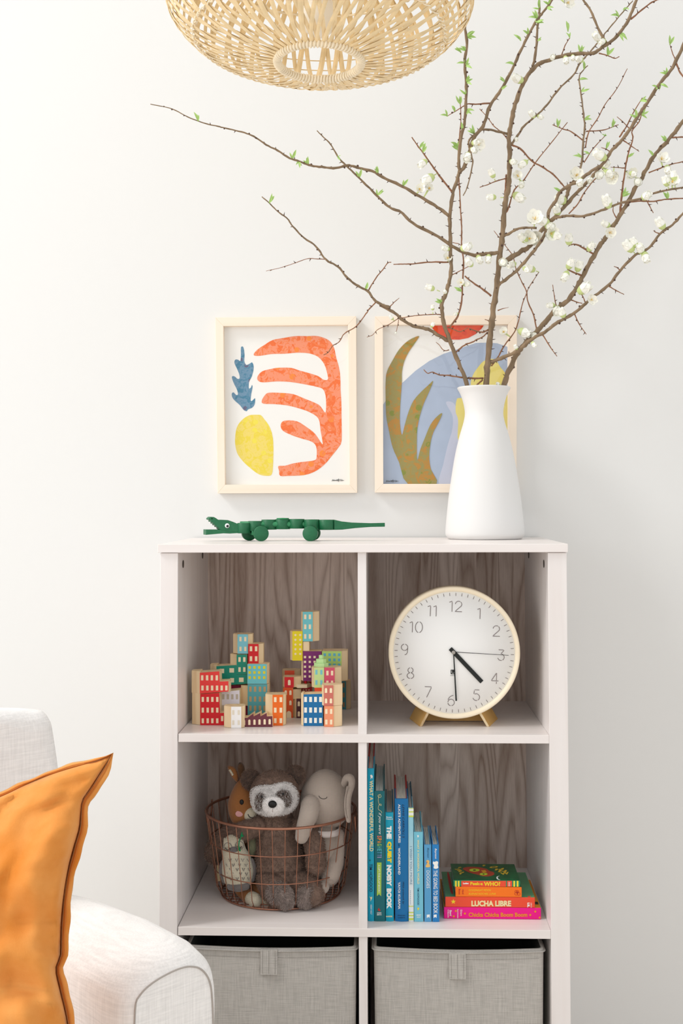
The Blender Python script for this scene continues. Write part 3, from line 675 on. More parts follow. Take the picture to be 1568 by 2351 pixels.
FL = {'ov': [(972, 374, 'b', 1.1), (985, 410, 'b', 1.5), (963, 437, 'o', .9), (984, 434, 'o', .8), (1097, 333, 'o', 1.2)],
 'r3': [(527, 503, 'b', 1.3), (615, 730, 'b', .9), (660, 740, 'b', .7), (250, 905, 'b', 1), (235, 950, 'b', .9), (205, 990, 'b', 1.3), (485, 1025, 'b', .9), (560, 1035, 'b', 1.1), (360, 1105, 'b', 1), (520, 1120, 'o', 1), (545, 1165, 'b', 1), (360, 1250, 'b', 1), (520, 1245, 'b', 1.4), (890, 1115, 'o', 1.4), (915, 1150, 'b', 1.1), (825, 375, 'b', .9), (870, 362, 'b', .7), (915, 378, 'b', 1), (740, 368, 'b', .8), (1030, 240, 'b', 1.2), (1060, 262, 'b', .9), (1075, 1050, 'b', 1), (1090, 1095, 'b', 1.1), (1125, 1125, 'o', 1.3), (1255, 1110, 'o', 1.2), (1285, 1155, 'b', 1.3), (1430, 1015, 'o', 1.3), (1470, 1070, 'b', 1.1), (1462, 1155, 'b', 1.1), (1500, 1160, 'o', 1.2), (1330, 1245, 'b', 1.2), (1090, 1285, 'b', 1.4), (1050, 990, 'b', 1.5), (800, 1262, 'b', 1.3), (512, 880, 'b', .6), (980, 1140, 'b', 1), (1035, 1112, 'b', 1.3), (830, 20, 'o', 1.2), (1245, 1100, 'b', .8), (1510, 1120, 'b', 1.0)],
 'r4': [(188, 465, 'b', 1.3), (275, 535, 'b', 1), (217, 565, 'b', 1.1), (75, 535, 'o', .9), (68, 470, 'b', .8), (192, 697, 'b', .8), (165, 690, 'o', .8), (430, 560, 'b', 1.4), (487, 572, 'b', 1.1), (605, 600, 'b', 1.2), (570, 602, 'b', .8), (630, 290, 'o', 1.6), (690, 300, 'b', 1.4), (595, 415, 'o', 1.5), (640, 405, 'o', 1.4), (725, 375, 'o', 1.4), (755, 385, 'b', 1.2), (770, 235, 'b', 1.2), (800, 170, 'b', 1.2), (720, 330, 'b', 1.2), (560, 410, 'b', 1.2), (845, 420, 'b', 1.2), (980, 465, 'b', 1.1), (1085, 320, 'b', 1), (1105, 372, 'o', 1.1), (850, 575, 'b', 1.2), (905, 590, 'b', 1.2), (825, 640, 'b', 1.2), (935, 730, 'b', 1.6), (985, 795, 'o', 1), (770, 860, 'b', 1.4), (805, 885, 'b', 1.1), (735, 830, 'b', .9), (555, 1000, 'b', 1.4), (625, 1020, 'b', 1), (510, 1100, 'b', .6), (435, 1003, 'o', .9), (1230, 465, 'b', 1.4), (1260, 440, 'b', 1.1), (1300, 480, 'b', 1.2), (1330, 520, 'b', 1.2), (1430, 320, 'b', 1.3), (1090, 190, 'b', 1.2), (620, 1075, 'b', .7), (130, 885, 'b', .5), (400, 1330, 'b', .5)],
 'r2': [(1070, 1310, 'b', 1.0), (1165, 1075, 'b', .8), (1155, 1335, 'b', .6), (1080, 1430, 'b', .6), (1415, 1130, 'b', 1)],
 'z2': [(232, 117, 'b', .6), (598, 185, 'b', .6), (268, 250, 'b', .4)]}
for k, z in (('ov', OV), ('r3', R3), ('r4', R4), ('r2', R2), ('z2', Z2)):
    for x, y, t, s in FL[k]: flower(z[1]+x/z[0], z[2]+y/z[0], t, s)
LV = {R3: [(125, 320), (165, 320), (160, 405), (215, 425), (207, 520), (140, 625), (167, 612), (213, 715), (105, 670), (65, 735), (230, 240), (245, 225), (230, 830), (110, 945), (90, 930), (505, 240), (545, 205), (470, 405), (415, 510), (430, 565), (605, 90), (640, 150), (700, 20), (620, 60), (652, 260), (850, 190), (910, 290), (945, 440), (940, 510), (950, 580), (970, 760), (1100, 320), (1215, 250), (1210, 60), (1425, 450), (1450, 560), (1315, 640), (1485, 280), (1350, 960), (1100, 910), (1120, 780), (1265, 740), (1450, 890), (1155, 105), (165, 830), (910, 990), (955, 970), (1065, 865), (1410, 565), (1330, 740), (1245, 1000), (1465, 1240), (1200, 1240), (780, 1210), (775, 805), (710, 60), (830, 160)],
      R2: [(252, 505), (335, 555), (268, 572), (750, 615), (918, 680), (762, 742), (640, 650), (1290, 80), (1240, 180), (1300, 262), (1312, 372), (1215, 475), (1010, 460), (1040, 475), (105, 790), (680, 1310), (515, 525), (1240, 1330), (1110, 1395)],
      OV: [(457, 273)]}
for z, l in LV.items():
    for x, y in l: leaves(z[1]+x/z[0], z[2]+y/z[0], 1.15, random.choice((2, 3, 3)))
# ------------------------------------------------------------------ wooden crocodile
m_grn = mat('green_painted_wood', (30, 104, 66), .45, var=.1, scale=120, bump=.15, bscale=500)
m_grn2 = mat('mint_painted_wood', (50, 135, 88), .45)
m_eyew = mat('eye_white', (240, 240, 240), .3); m_black = mat('black_plastic', (14, 14, 14), .35)
ZS = (3.4087, 440, 1160); CY = .185
def cp(x, y, Y=CY): return at(ZS[1]+x/ZS[0], ZS[2]+y/ZS[0], Y)
w0 = atz(598, 1241.5, ZV)
croc = thing('toy_crocodile', 'green wooden crocodile pull toy on wheels standing on the shelf top', 'toy', (cp(700, 275).x, CY, ZV))
hd = Vector((-.0085, .021, 0))
up = [(365, 148), (345, 138), (320, 128), (285, 116), (250, 114), (210, 114), (190, 100), (175, 92), (150, 90), (136, 100), (133, 112), (152, 118), (150, 130), (168, 132), (166, 145), (182, 146), (180, 158), (197, 159), (196, 171), (213, 174), (214, 186), (236, 196), (300, 205), (365, 205)]
MB().prism([cp(x, y, CY-.006) for x, y in up], hd).build('head', m_grn, croc, bevel=.0008)
lo = [(366, 196), (366, 218), (300, 222), (250, 220), (180, 226), (112, 232), (112, 191)]
x = 112
while x < 230: lo += [(x+4, 189), (x+9, 194)]; x += 10
lo += [(240, 190)]
MB().prism([cp(x, y, CY-.0055) for x, y in lo], hd*1.02).build('lower_jaw', m_grn, croc, bevel=.0006)
segs = [(410, 139, 219, -.002, 50), (500, 124, 200, .004, 56), (607, 113, 190, .008, 58), (713, 109, 187, .006, 56), (823, 108, 182, .004, 57), (940, 112, 190, .000, 58), (1058, 114, 192, -.001, 60)]
for i, (cx, y0, y1, dy, r) in enumerate(segs):
    c = cp(cx, y1, CY+dy+.004); top = cp(cx, y0, CY+dy-.008).z; R = r/ZS[0]/F*2.43*1.07
    MB().lathe([(0, 0), (R*.96, 0), (R, .0006), (R, top-c.z-.0006), (R*.96, top-c.z), (0, top-c.z)], c, 36).build('body_segment', m_grn, croc)
mb = MB(); spine = [cp(380+i*100, 165+(8 if i > 6 else 0), CY+.004) for i in range(8)]
mb.tube([Vector((p.x, p.y, (cp(900, 108).z+cp(900, 188).z)/2)) for p in spine], .006, 8); mb.build('cord_link', m_grn2, croc)
MB().lathe([(0, 0), (.012, 0), (.013, .0012), (.012, .0026), (0, .003)], cp(713, 106, CY+.006)-Vector((0, 0, .001)), 28).build('back_button', m_grn2, croc)
tl = [(1115, 114), (1170, 127), (1250, 136), (1400, 141), (1512, 138), (1512, 168), (1400, 170), (1280, 179), (1180, 191), (1115, 193)]
MB().prism([cp(x, y, CY-.008) for x, y in tl], (.0, .019, 0)).build('tail', m_grn, croc, bevel=.0007)
def wheel(cx, cyy, Y, turn=0, R=.0152):
    c = cp(cx, cyy, Y); c.z = ZV+R
    M = Matrix.Rotation(radians(turn), 4, 'Z') @ Matrix.Rotation(pi/2, 4, 'X')
    MB().lathe([(0, 0), (R*.95, 0), (R, .0007), (R, .0105), (R*.95, .0112), (0, .0112)], c, 44, M=M).build('wheel', m_grn, croc)
wheel(540, 218, CY-.012, 12); wheel(445, 218, CY+.030, 20); wheel(932, 216, CY-.012, -4); wheel(952, 216, CY+.030, -4)
for a, b in (((540, 222), (450, 222)), ((932, 220), (952, 220))):
    p = cp(*a, CY-.014); q = cp(*b, CY+.024); p.z = q.z = ZV+.0152
    MB().tube([p, q], .0045, 10).build('axle', m_grn2, croc)
for cx in (495, 940):
    p = cp(cx, 200, CY); MB().box((p.x-.006, CY-.006, ZV+.012), (p.x+.006, CY+.018, ZV+.026)).build('axle_block', m_grn2, croc)
e = cp(278, 160, CY-.0068); M = Matrix.Rotation(radians(5), 4, 'Z') @ Matrix.Rotation(pi/2, 4, 'X')
ey = MB().lathe([(0, 0), (.0048, 0), (.0046, .0012), (.003, .0024), (0, .003)], e+Vector((0, .0008, 0)), 24, M=M).build('eye', m_eyew, croc)
MB().lathe([(0, .0), (.0026, 0), (.0022, .0008), (0, .001)], e+Vector((.0008, -.0019, -.0008)), 18, M=M).build('pupil', m_black, ey)
MB().lathe([(0, 0), (.0012, 0), (0, .0006)], cp(158, 104, CY-.0066), 12, M=M).build('nostril', m_black, croc)
# ------------------------------------------------------------------ clock
w_rim = woodmat('pale_birch_rim', (253, 240, 214), (247, 228, 194), .45, 'X', contrast=.35)
w_ply = woodmat('golden_plywood', (226, 184, 112), (205, 156, 84), .5, 'Y', contrast=.8)
w_edge = woodmat('plywood_edge', (244, 226, 190), (196, 160, 112), .6, 'Z', contrast=1.2, fine=300)
m_dial = mat('dial_white', (250, 250, 248), .6); m_num = mat('numeral_grey', (112, 100, 98), .6); m_hand = mat('hand_black', (22, 26, 24), .5)
ZK = (3.4087, 840, 1320); KY = .075
def kp(x, y, Y=KY+.004): return at(ZK[1]+x/ZK[0], ZK[2]+y/ZK[0], Y)
kc = kp(691, 608.5, KY); KR = (150.7/F)*(kc-CAM).dot(_fw)
clock = thing('table_clock', 'round white clock with pale wood rim on two wooden feet, showing half past four', 'clock', (kc.x, KY, Z1T))
RX = Matrix.Rotation(pi/2, 4, 'X')
k = KR/150.7
MB().lathe([(KR-11*k, .0025), (KR-9.5*k, -.0005), (KR-2.5*k, -.0022), (KR, -.0002), (KR, .045), (KR-.006, .045), (KR-.006, .040), (0, .040)], kc, 120, M=Matrix.Rotation(-pi/2, 4, 'X')).build('case', w_rim, clock)
MB().lathe([(0, 0), (KR-10.5*k, 0), (KR-10.5*k, .003)], kc+Vector((0, .0024, 0)), 120, M=Matrix.Rotation(-pi/2, 4, 'X')).build('dial', m_dial, clock)
FY = KY+.002
mb = MB(); pv = kp(685, 605, FY)
for i in range(60):
    a = radians(6*i+2.0); s, c = sin(a), cos(a)
    o = Vector((kc.x, FY, kc.z)); d = Vector((s, 0, c)); n = Vector((c, 0, -s))*(.55*k)
    r0, r1 = 130*k, 137*k
    mb.add([o+d*r0-n, o+d*r0+n, o+d*r1+n, o+d*r1-n], [(0, 1, 2, 3)])
mb.build('minute_marks', m_num, clock)
def arc(cx, cy, rx, ry, a0, a1, n=14):
    return [(cx+rx*cos(radians(a0+(a1-a0)*i/n)), cy+ry*sin(radians(a0+(a1-a0)*i/n))) for i in range(n+1)]
DG = {'0': [arc(.33, .5, .33, .5, 100, 262), arc(.33, .5, .33, .5, -80, 82)],
 '1': [[(0, .88), (.26, .99)], [(.26, .93), (.26, 0)]],
 '2': [arc(.32, .72, .30, .28, 178, 60, 10), arc(.32, .72, .30, .28, 50, -35, 8)+[(.05, .08)], [(0, .03), (.66, .03)]],
 '3': [[(.1, .98), (.55, .98)], [(.6, .94), (.32, .62)], arc(.33, .30, .30, .30, 80, -60), arc(.33, .30, .30, .30, -75, -165)],
 '4': [[(.48, 1), (.48, .32)], [(.44, .96), (.02, .30)], [(.02, .27), (.66, .27)], [(.48, .2), (.48, 0)]],
 '5': [[(.14, .98), (.58, .98)], [(.12, .92), (.08, .6)], arc(.31, .31, .31, .31, 120, -60), arc(.31, .31, .31, .31, -75, -165)],
 '6': [arc(.62, .45, .58, .52, 100, 170, 8), arc(.33, .30, .30, .30, 175, -80, 16), arc(.33, .30, .30, .30, -95, -170, 6)],
 '7': [[(0, .98), (.62, .98)], [(.62, .92), (.2, 0)]],
 '8': [arc(.32, .76, .24, .23, 105, 260), arc(.32, .76, .24, .23, -80, 80), arc(.32, .25, .31, .26, 105, 262), arc(.32, .25, .31, .26, -80, 78)],
 '9': [arc(.31, .70, .30, .29, 80, -90, 12), arc(.31, .70, .30, .29, 100, 262, 12), [(.61, .66), (.58, .35)]+arc(.30, .30, .29, .30, 0, -80, 6)]}
def numeral(s, cx, cy):
    mb = MB(); c = kp(cx, cy, FY-.0004); H = 84/ZK[0]*k; a = radians(2); U = Vector((cos(a), 0, -sin(a))); Vv = Vector((sin(a), 0, cos(a)))
    ws = [{'1': .3}.get(ch, .66) for ch in s]; gap = .24; tot = sum(ws)+gap*(len(s)-1); x = -tot/2
    for ch, w in zip(s, ws):
        for st in DG[ch]:
            mb.tube([c+U*((x+px_)*H)+Vv*((py_-.5)*H) for px_, py_ in st], .00052, 4, flat=.4, up=Vector((0, 1, 0)), smooth=False)
        x += w+gap
    mb.build('numeral', m_num, clock, merge=False)
for s, x, y in (('12', 703, 247), ('1', 885, 302), ('2', 1022, 440), ('3', 1058, 627), ('4', 1010, 810), ('5', 866, 941), ('6', 667, 982), ('7', 487, 916), ('8', 349, 768), ('9', 303, 583), ('10', 392, 408), ('11', 518, 281)):
    numeral(s, x, y)
def hand(name, a, b, w0, w1, Y, th=.0008):
    A = kp(*a, Y); B = kp(*b, Y); d = (B-A).normalized(); n = Vector((d.z, 0, -d.x)); u = k/ZK[0]*.5
    MB().prism([A-n*w0*u, A+n*w0*u, B+n*w1*u, B-n*w1*u], (0, th, 0)).build(name, m_hand, clock)
hand('hour_hand', (660, 576), (908, 838), 32, 32, KY-.0005)
hand('minute_hand', (686, 600), (707, 986), 8, 12, KY-.0018)
hand('second_hand', (686, 603), (1117, 629), 5, 3.5, KY-.003, .0005)
MB().lathe([(0, 0), (.0035, 0), (.0035, .0075), (0, .0075)], Vector((pv.x, KY-.0035, pv.z)), 20, M=Matrix.Rotation(-pi/2, 4, 'X')).build('centre_pin', m_plastic, clock)
mb = MB(); a = kp(664, 742, FY-.0003); b = kp(699, 777, FY-.0003)
mb.poly([a, Vector((b.x, a.y, a.z)), b, Vector((a.x, a.y, b.z))])
u_ = [kp(x, y, FY-.0006) for x, y in ((672, 748), (672, 766), (680, 771), (690, 768), (692, 748))]
mb.tube(u_, .00042, 4, mi=1)
text(mb, 'umbra', kp(662, 791, FY-.0003), kp(692, 791, FY-.0003)-kp(662, 791, FY-.0003), kp(662, 783, FY-.0003)-kp(662, 791, FY-.0003))
mb.build('maker_mark', [m_hand, m_dial], clock, merge=False)
for pts, dx, nm in ((((498, 1078), (476, 1078), (420, 1192), (440, 1194)), -.018, 1), (((882, 1082), (904, 1080), (967, 1196), (946, 1196)), .024, 1)):
    f = MB(); P = [kp(x, y, KY+.006) for x, y in pts]
    for q in P[2:]: q.z = Z1T+.0002
    f.prism(P, (dx, .085, 0)); f.m = [0]*4+[1, 1]
    f.build('foot', [w_ply, w_edge], clock, bevel=.0005)
mb = MB(); a = kp(470, 1085, KY+.06); b = kp(915, 1142, KY+.06); mb.box((a.x, KY+.06, b.z), (b.x, KY+.068, a.z)); mb.build('cross_bar', w_ply, clock)
# ------------------------------------------------------------------ standing books
m_page = mat('book_pages', (246, 242, 232), .85, var=.18, scale=70, stretch=(12, .3, .3))
m_txtw = mat('white_print', (245, 245, 240), .5); m_txtc = mat('cream_print', (240, 226, 170), .5); m_txty = mat('yellow_print', (246, 218, 40), .5)
m_txtd = mat('navy_print', (16, 60, 96), .5); m_txtk = mat('dark_print', (20, 34, 60), .5); m_txtg = mat('slate_print', (110, 150, 176), .5)
m_red = mat('red_board', (190, 40, 34), .5)
BZ = (5.343, 830, 1700); BY = .04
def bp(x, y, Y=BY): return at(BZ[1]+x/BZ[0], BZ[2]+y/BZ[0], Y)
def vtext(par, body, x0, x1, y0, y1, mt, bold=0, shear=0, name='spine_title', sp=1, o=.0004):
    """lettering that reads downwards on a spine"""
    mb = MB(); Y = BY-o; A = bp(x0, y0, Y); B = bp(x0, y1, Y); C = bp(x1, y0, Y)
    text(mb, body, A, Vector((0, 0, B.z-A.z)), Vector((C.x-A.x, 0, 0)), 0, bold, shear, sp)
    return mb.build(name, mt, par, merge=False)
def htext(par, body, x0, x1, y0, y1, mt, bold=0, shear=0, name='spine_print', sp=1, o=.0004, fn=None):
    fn = fn or bp; mb = MB(); Y = BY-o; A = fn(x0, y1, Y); B = fn(x1, y1, Y); C = fn(x0, y0, Y)
    text(mb, body, A, B-A, C-A, 0, bold, shear, sp)
    return mb.build(name, mt, par, merge=False)
def patch(par, pts, mt, name='spine_emblem', sm=False, o=.0003, fn=None):
    fn = fn or bp; P = [fn(x, y, BY-o) for x, y in pts]
    if sm: P = smooth_path(P, 4, True)
    return MB().prism(P, (0, .0001, 0)).build(name, mt, par)
def sbook(label, x0, x1, ytop, depth, cmat, inner=None, fan=0, round_=.15, spine_mats=None):
    a = bp(x0, 1900); b = bp(x1, 1900); zt = bp((x0+x1)/2, ytop).z; zb = Z2T+.0002
    t = thing('standing_book', label, 'book', ((a.x+b.x)/2, BY, Z2T), 'row of standing blue and green books')
    w = b.x-a.x; th = min(.0022, w*.16)
    mb = MB(); n = 8; out = []
    for i in range(n+1):
        u = i/n; out.append((a.x+w*u, BY+w*round_*(2*u-1)**2))
    prof = [Vector((a.x, BY+depth, zb))]+[Vector((x, y, zb)) for x, y in out]+[Vector((b.x, BY+depth, zb)), Vector((b.x-th, BY+depth, zb)), Vector((b.x-th, BY+.003+w*round_, zb)), Vector((a.x+th, BY+.003+w*round_, zb)), Vector((a.x+th, BY+depth, zb))]
    mb.prism(prof, (0, 0, zt-zb)); mats = [cmat]
    if inner:
        mats.append(inner)
        mb.box((a.x+th, BY+.006, zb), (a.x+th+.0008, BY+depth-.002, zt+.0003), 1); mb.box((b.x-th-.0008, BY+.006, zb), (b.x-th, BY+depth-.002, zt+.0003), 1)
        for s in (a.x, b.x-th): mb.box((s, BY+depth*.42, zt-.0004), (s+th, BY+depth, zt+.0004), 1)
    mb.build('cover', mats, t)
    pg = MB(); m_ = max(3, int((w-2*th)/.0012)); ww = (w-2*th-.0014)
    for i in range(m_):
        u0 = a.x+th+.0007+ww*i/m_; h = random.uniform(.0015, .0032); g = fan*(i/m_-.4)
        pg.prism([(u0, BY+.004, zb+.002), (u0+ww/m_*.8, BY+.004, zb+.002), (u0+ww/m_*.8+g, BY+depth-.003, zb+.002), (u0+g, BY+depth-.003, zb+.002)], (0, 0, zt-h-zb-.002))
    pg.build('pages', m_page, t, merge=False)
    return t
c1 = mat('turquoise_cover', (0, 160, 192), .4, var=.05); c2 = mat('teal_cover', (0, 104, 112), .4); c3 = mat('cyan_cover', (0, 160, 190), .4)
c4 = mat('blue_cover', (0, 110, 170), .4); c6 = mat('sky_cover', (118, 196, 218), .4); c7 = mat('cornflower_cover', (86, 160, 208), .4); c8 = mat('strong_blue_cover', (32, 128, 196), .4)
b = sbook('tall turquoise book with cream title, tallest of the row beside the divider', 77, 156, 345, .26, c1, m_red)
vtext(b, 'WHAT A WONDERFUL WORLD', 96, 142, 492, 1360, m_txtc, .03); vtext(b, 'TIM HOPGOOD', 96, 134, 1515, 1858, m_txtd, .01, name='author_name'); vtext(b, 'HENRY HOLT', 108, 128, 2015, 2135, m_txtw, name='publisher_name')
patch(b, [(105, 425), (125, 420), (138, 440), (132, 470), (120, 455), (108, 480), (112, 450)], m_txtw); patch(b, [(98, 1912), (112, 1925), (130, 1915), (128, 1940), (108, 1975), (112, 1945)], m_txtc)
patch(b, [(90, 1470), (105, 1458), (115, 1470), (100, 1485)], c2)
b = sbook('dark teal book with a green banner and rainbow lettering on its spine', 161, 288, 622, .235, c2, None, .004, round_=.03)
P = [(215, 662), (200, 680), (215, 700), (240, 690), (225, 660), (205, 720), (215, 780), (240, 800), (238, 780), (215, 790), (205, 840), (240, 870), (250, 890)]
MB().tube(smooth_path([bp(x, y, BY-.0003) for x, y in P], 5), .0004, 4).build('spine_flourish', m_txtc, b)
vtext(b, 'if you were', 200, 245, 885, 1150, m_txtw, 0, .4)
cols = [(232, 120, 90), (240, 150, 50), (240, 150, 50), (160, 200, 90), (80, 170, 160), (80, 180, 190), (90, 170, 210), (120, 140, 200), (190, 160, 220)]
for i, ch in enumerate('SPAGHETTI'):
    vtext(b, ch, 192, 246, 1168+i*32.6, 1168+i*32.6+(25 if ch != 'I' else 8), mat('letter_tint_%s' % 'abcdefghi'[i], cols[i], .5), .03, name='spine_letter')
m_ban = mat('lime_banner', (170, 206, 80), .5)
patch(b, [(190, 1497), (245, 1497), (241, 1912), (214, 1885), (188, 1910)], m_ban, 'spine_banner')
vtext(b, 'A LIFT-THE-FLAP BOOK!', 203, 226, 1525, 1865, m_txtw, .01, o=.0006)
patch(b, [(212, 2052), (222, 2072), (236, 2080), (222, 2096), (212, 2092), (196, 2080)], m_red); htext(b, 'GIBBS', 188, 245, 2108, 2124, m_txtw, .02); htext(b, 'SMITH', 188, 245, 2130, 2146, m_txtw, .02)
b = sbook('bright cyan book with bold white and yellow title, third from the divider', 296, 394, 885, .185, c3, None, 0)
for s_, y0, y1, mt in (('THE', 1050, 1208, m_txtw), ('QUIET', 1240, 1500, m_txty), ('NOISY', 1527, 1788, m_txtw), ('BOOK', 1815, 2066, m_txtw)):
    vtext(b, s_, 308, 368, y0, y1, mt, .075)
htext(b, 'Brown', 305, 372, 932, 950, m_txtw, .02); htext(b, 'Weisgard', 300, 383, 957, 975, m_txtw, .02); htext(b, 'HARPER', 300, 380, 2150, 2168, m_txtc, .03)
b = sbook('thick deep blue hardback with red lined covers, widest of the row', 412, 575, 718, .20, c4, m_red, round_=.10)
vtext(b, "ALICE'S ADVENTURES", 449, 478, 782, 1255, m_txtw, .02); vtext(b, 'in', 449, 470, 1268, 1300, m_txtk, 0, .4); vtext(b, 'WONDERLAND', 447, 476, 1318, 1645, m_txtw, .02)
vtext(b, 'YAYOI KUSAMA', 447, 476, 1735, 2070, m_txtw, .02, name='author_name'); vtext(b, "LEWIS CARROLL'S", 498, 526, 785, 1200, m_txtk, 0, .35); vtext(b, 'With artwork by', 496, 524, 1735, 2012, m_txtk, 0, .35)
htext(b, 'PENGUIN', 442, 535, 2142, 2154, m_txtk, .01); htext(b, 'CLASSICS', 442, 535, 2168, 2180, m_txtk, .01)
def twotone(name, a, bcol, z0, z1):
    m = bpy.data.materials.new(name); m.use_nodes = True; nt = m.node_tree; p = nt.nodes['Principled BSDF']; p.inputs['Roughness'].default_value = .45
    tc = nt.nodes.new('ShaderNodeTexCoord'); sx = nt.nodes.new('ShaderNodeSeparateXYZ'); r = nt.nodes.new('ShaderNodeMapRange'); c = nt.nodes.new('ShaderNodeMix'); c.data_type = 'RGBA'
    r.inputs[1].default_value = z0; r.inputs[2].default_value = z1; L = nt.links
    L.new(tc.outputs['Object'], sx.inputs[0]); L.new(sx.outputs[2], r.inputs[0]); L.new(r.outputs[0], c.inputs[0]); c.inputs[6].default_value = srgb(*a); c.inputs[7].default_value = srgb(*bcol); L.new(c.outputs[2], p.inputs['Base Color']); return m
c5 = twotone('white_to_sky_print', (232, 238, 240), (150, 208, 226), .05, .17)
m_lime = mat('lime_stripe', (206, 220, 96), .5); m_wst = mat('white_stripe', (236, 240, 236), .5)
b = sbook('slim white and pale blue book with lime stripes at top and bottom', 578, 639, 828, .215, c5, mat('petrol_endpaper', (20, 96, 120), .5))
for y0, y1, mt in ((830, 838, m_lime), (838, 868, m_wst), (868, 884, m_lime), (884, 920, m_wst), (920, 942, m_lime), (2030, 2040, m_lime), (2105, 2120, m_lime), (2120, 2140, m_wst), (2140, 2158, m_lime), (2158, 2178, m_wst), (2178, 2205, m_lime)):
    patch(b, [(579, y0), (638, y0), (638, y1), (579, y1)], mt, 'spine_stripe')
vtext(b, 'I WISH YOU MORE', 592, 620, 1300, 1770, m_txtg); vtext(b, '........', 596, 604, 1840, 2010, m_txtg)
b = sbook('light sky blue board book with pale yellow title, sixth from the divider', 644, 757, 1125, .155, c6, None, .012, round_=.06)
vtext(b, 'WHAT A WONDERFUL WORLD', 682, 707, 1218, 1762, m_txtc, .03); vtext(b, 'TIM HOPGOOD', 684, 706, 1805, 2020, m_txtd, .01, name='author_name'); htext(b, 'HENRY', 672, 733, 2135, 2150, m_txtw, .03); htext(b, 'HOLT', 678, 728, 2160, 2175, m_txtw, .03)
patch(b, [(684, 2052), (708, 2052), (706, 2068), (690, 2088)], m_txty); patch(b, [(682, 1165), (697, 1160), (704, 1175), (690, 1195)], m_txtw)
b = sbook('soft blue board book with a small yellow dog picture on its spine', 770, 858, 1280, .135, c7, None, .004, round_=.05)
vtext(b, 'Boynton', 800, 828, 1318, 1440, m_txtd, 0, .3, name='author_name'); vtext(b, 'DOGGIES', 797, 834, 1597, 1812, m_txtw, 0)
m_dog = mat('dog_yellow', (236, 190, 110), .5)
patch(b, [(795, 1490), (800, 1470), (822, 1468), (832, 1485), (828, 1510), (838, 1525), (838, 1552), (792, 1555), (790, 1530), (803, 1512)], m_dog, 'dog_picture', True); patch(b, [(797, 1490), (806, 1486), (808, 1498), (799, 1500)], m_red, 'dog_picture', o=.0005); patch(b, [(800, 2138), (838, 2135), (835, 2178), (822, 2165), (800, 2178)], m_txtw)
b = sbook('strong blue board book with white title, last of the row', 868, 953, 1280, .135, c8, None, .012, round_=.05)
vtext(b, 'Boynton', 892, 924, 1325, 1452, m_txtw, .01, .3, name='author_name'); vtext(b, 'THE GOING TO BED BOOK', 882, 930, 1592, 2122, m_txtw, .01)
patch(b, [(880, 1485), (900, 1490), (915, 1480), (940, 1492), (935, 1530), (942, 1560), (915, 1575), (885, 1565), (890, 1530), (875, 1510)], m_txtw, 'cloud_picture', True); patch(b, [(885, 2138), (922, 2135), (920, 2178), (905, 2165), (885, 2178)], m_txtw)
# ------------------------------------------------------------------ the stack of lying books
LZ_ = (5.6, 1000, 1960); SY = .058
def lp(x, y, Y=SY): return at(LZ_[1]+x/LZ_[0], LZ_[2]+y/LZ_[0], Y)
def lbook(label, x0, x1, y0, y1, zb, depth, spmat, topmat, Y=SY, edge=None):
    """lying flat, spine to the front; y0 / y1 = top and bottom of the spine at mid length"""
    a = lp(x0, (y0+y1)/2, Y); b = lp(x1, (y0+y1)/2, Y); zt = zb+(lp(600, y0, Y).z-lp(600, y1, Y).z)
    t = thing('stacked_book', label, 'book', ((a.x+b.x)/2, Y, zb), 'stack of four lying board books'); th = .0018
    mb = MB(); mb.box((a.x, Y, zb), (b.x, Y+.0022, zt), 0); mb.build('spine', spmat, t, bevel=.0009)
    MB().box((a.x, Y+.0015, zt-th), (b.x, Y+depth, zt)).build('front_cover', topmat, t, bevel=.0006)
    MB().box((a.x, Y+.0015, zb), (b.x, Y+depth, zb+th)).build('back_cover', topmat, t, bevel=.0006)
    pg = MB(); n = max(3, int((zt-zb)/.002)); hh = (zt-zb-2*th)/n
    for i in range(n): pg.box((a.x+.001, Y+.003, zb+th+i*hh), (b.x-.001, Y+depth-.001, zb+th+(i+.86)*hh))
    pg.build('pages', m_txtw, t, merge=False)
    return t, zt, a.x, b.x
def ltext(par, body, x0, x1, y0, y1, mt, bold=0, shear=0, Y=SY, name='spine_title', rot=0):
    mb = MB(); A = lp(x0, y1, Y-.0004); B = lp(x1, y1, Y-.0004); C = lp(x0, y0, Y-.0004)
    if rot: text(mb, body, C, A-C, B-A, 0, bold, shear)     # reads downwards
    else: text(mb, body, A, B-A, C-A, 0, bold, shear)
    return mb.build(name, mt, par, merge=False)
def lpatch(par, pts, mt, name='spine_emblem', Y=SY, o=.0003, sm=False):
    P = [lp(x, y, Y-o) for x, y in pts]
    if sm: P = smooth_path(P, 4, True)
    return MB().prism(P, (0, .0001, 0)).build(name, mt, par)
def disc(cx, cy, r, n=14): return [(cx+r*cos(2*pi*i/n), cy+r*sin(2*pi*i/n)) for i in range(n)]
m_pk = mat('magenta_print', (240, 0, 140), .4); m_or1 = mat('amber_cover', (236, 150, 20), .4); m_co = mat('coral_print', (238, 78, 48), .4); m_gc = mat('sea_green_cover', (92, 156, 112), .45, var=.2, scale=12)
m_o2 = mat('orange_print', (250, 120, 14), .4); m_dg = mat('leaf_green_cover', (22, 92, 52), .4, var=.4, scale=70); m_gsp = mat('green_print', (0, 140, 96), .4); m_yst = mat('yellow_stripe', (244, 222, 60), .4)
bk, z, xa, xb = lbook('magenta board book with yellow title and dots, bottom of the lying stack', 107, 1356, 699, 847, Z2T+.0003, .17, m_pk, m_or1)
ltext(bk, 'Chicka Chicka Boom Boom', 425, 1180, 757, 812, m_or1, .03)
for x, y in ((377, 770), (1217, 788), (1282, 744), (260, 737), (234, 805), (1338, 822)): lpatch(bk, disc(x, y, 13), m_or1, 'spine_dot')
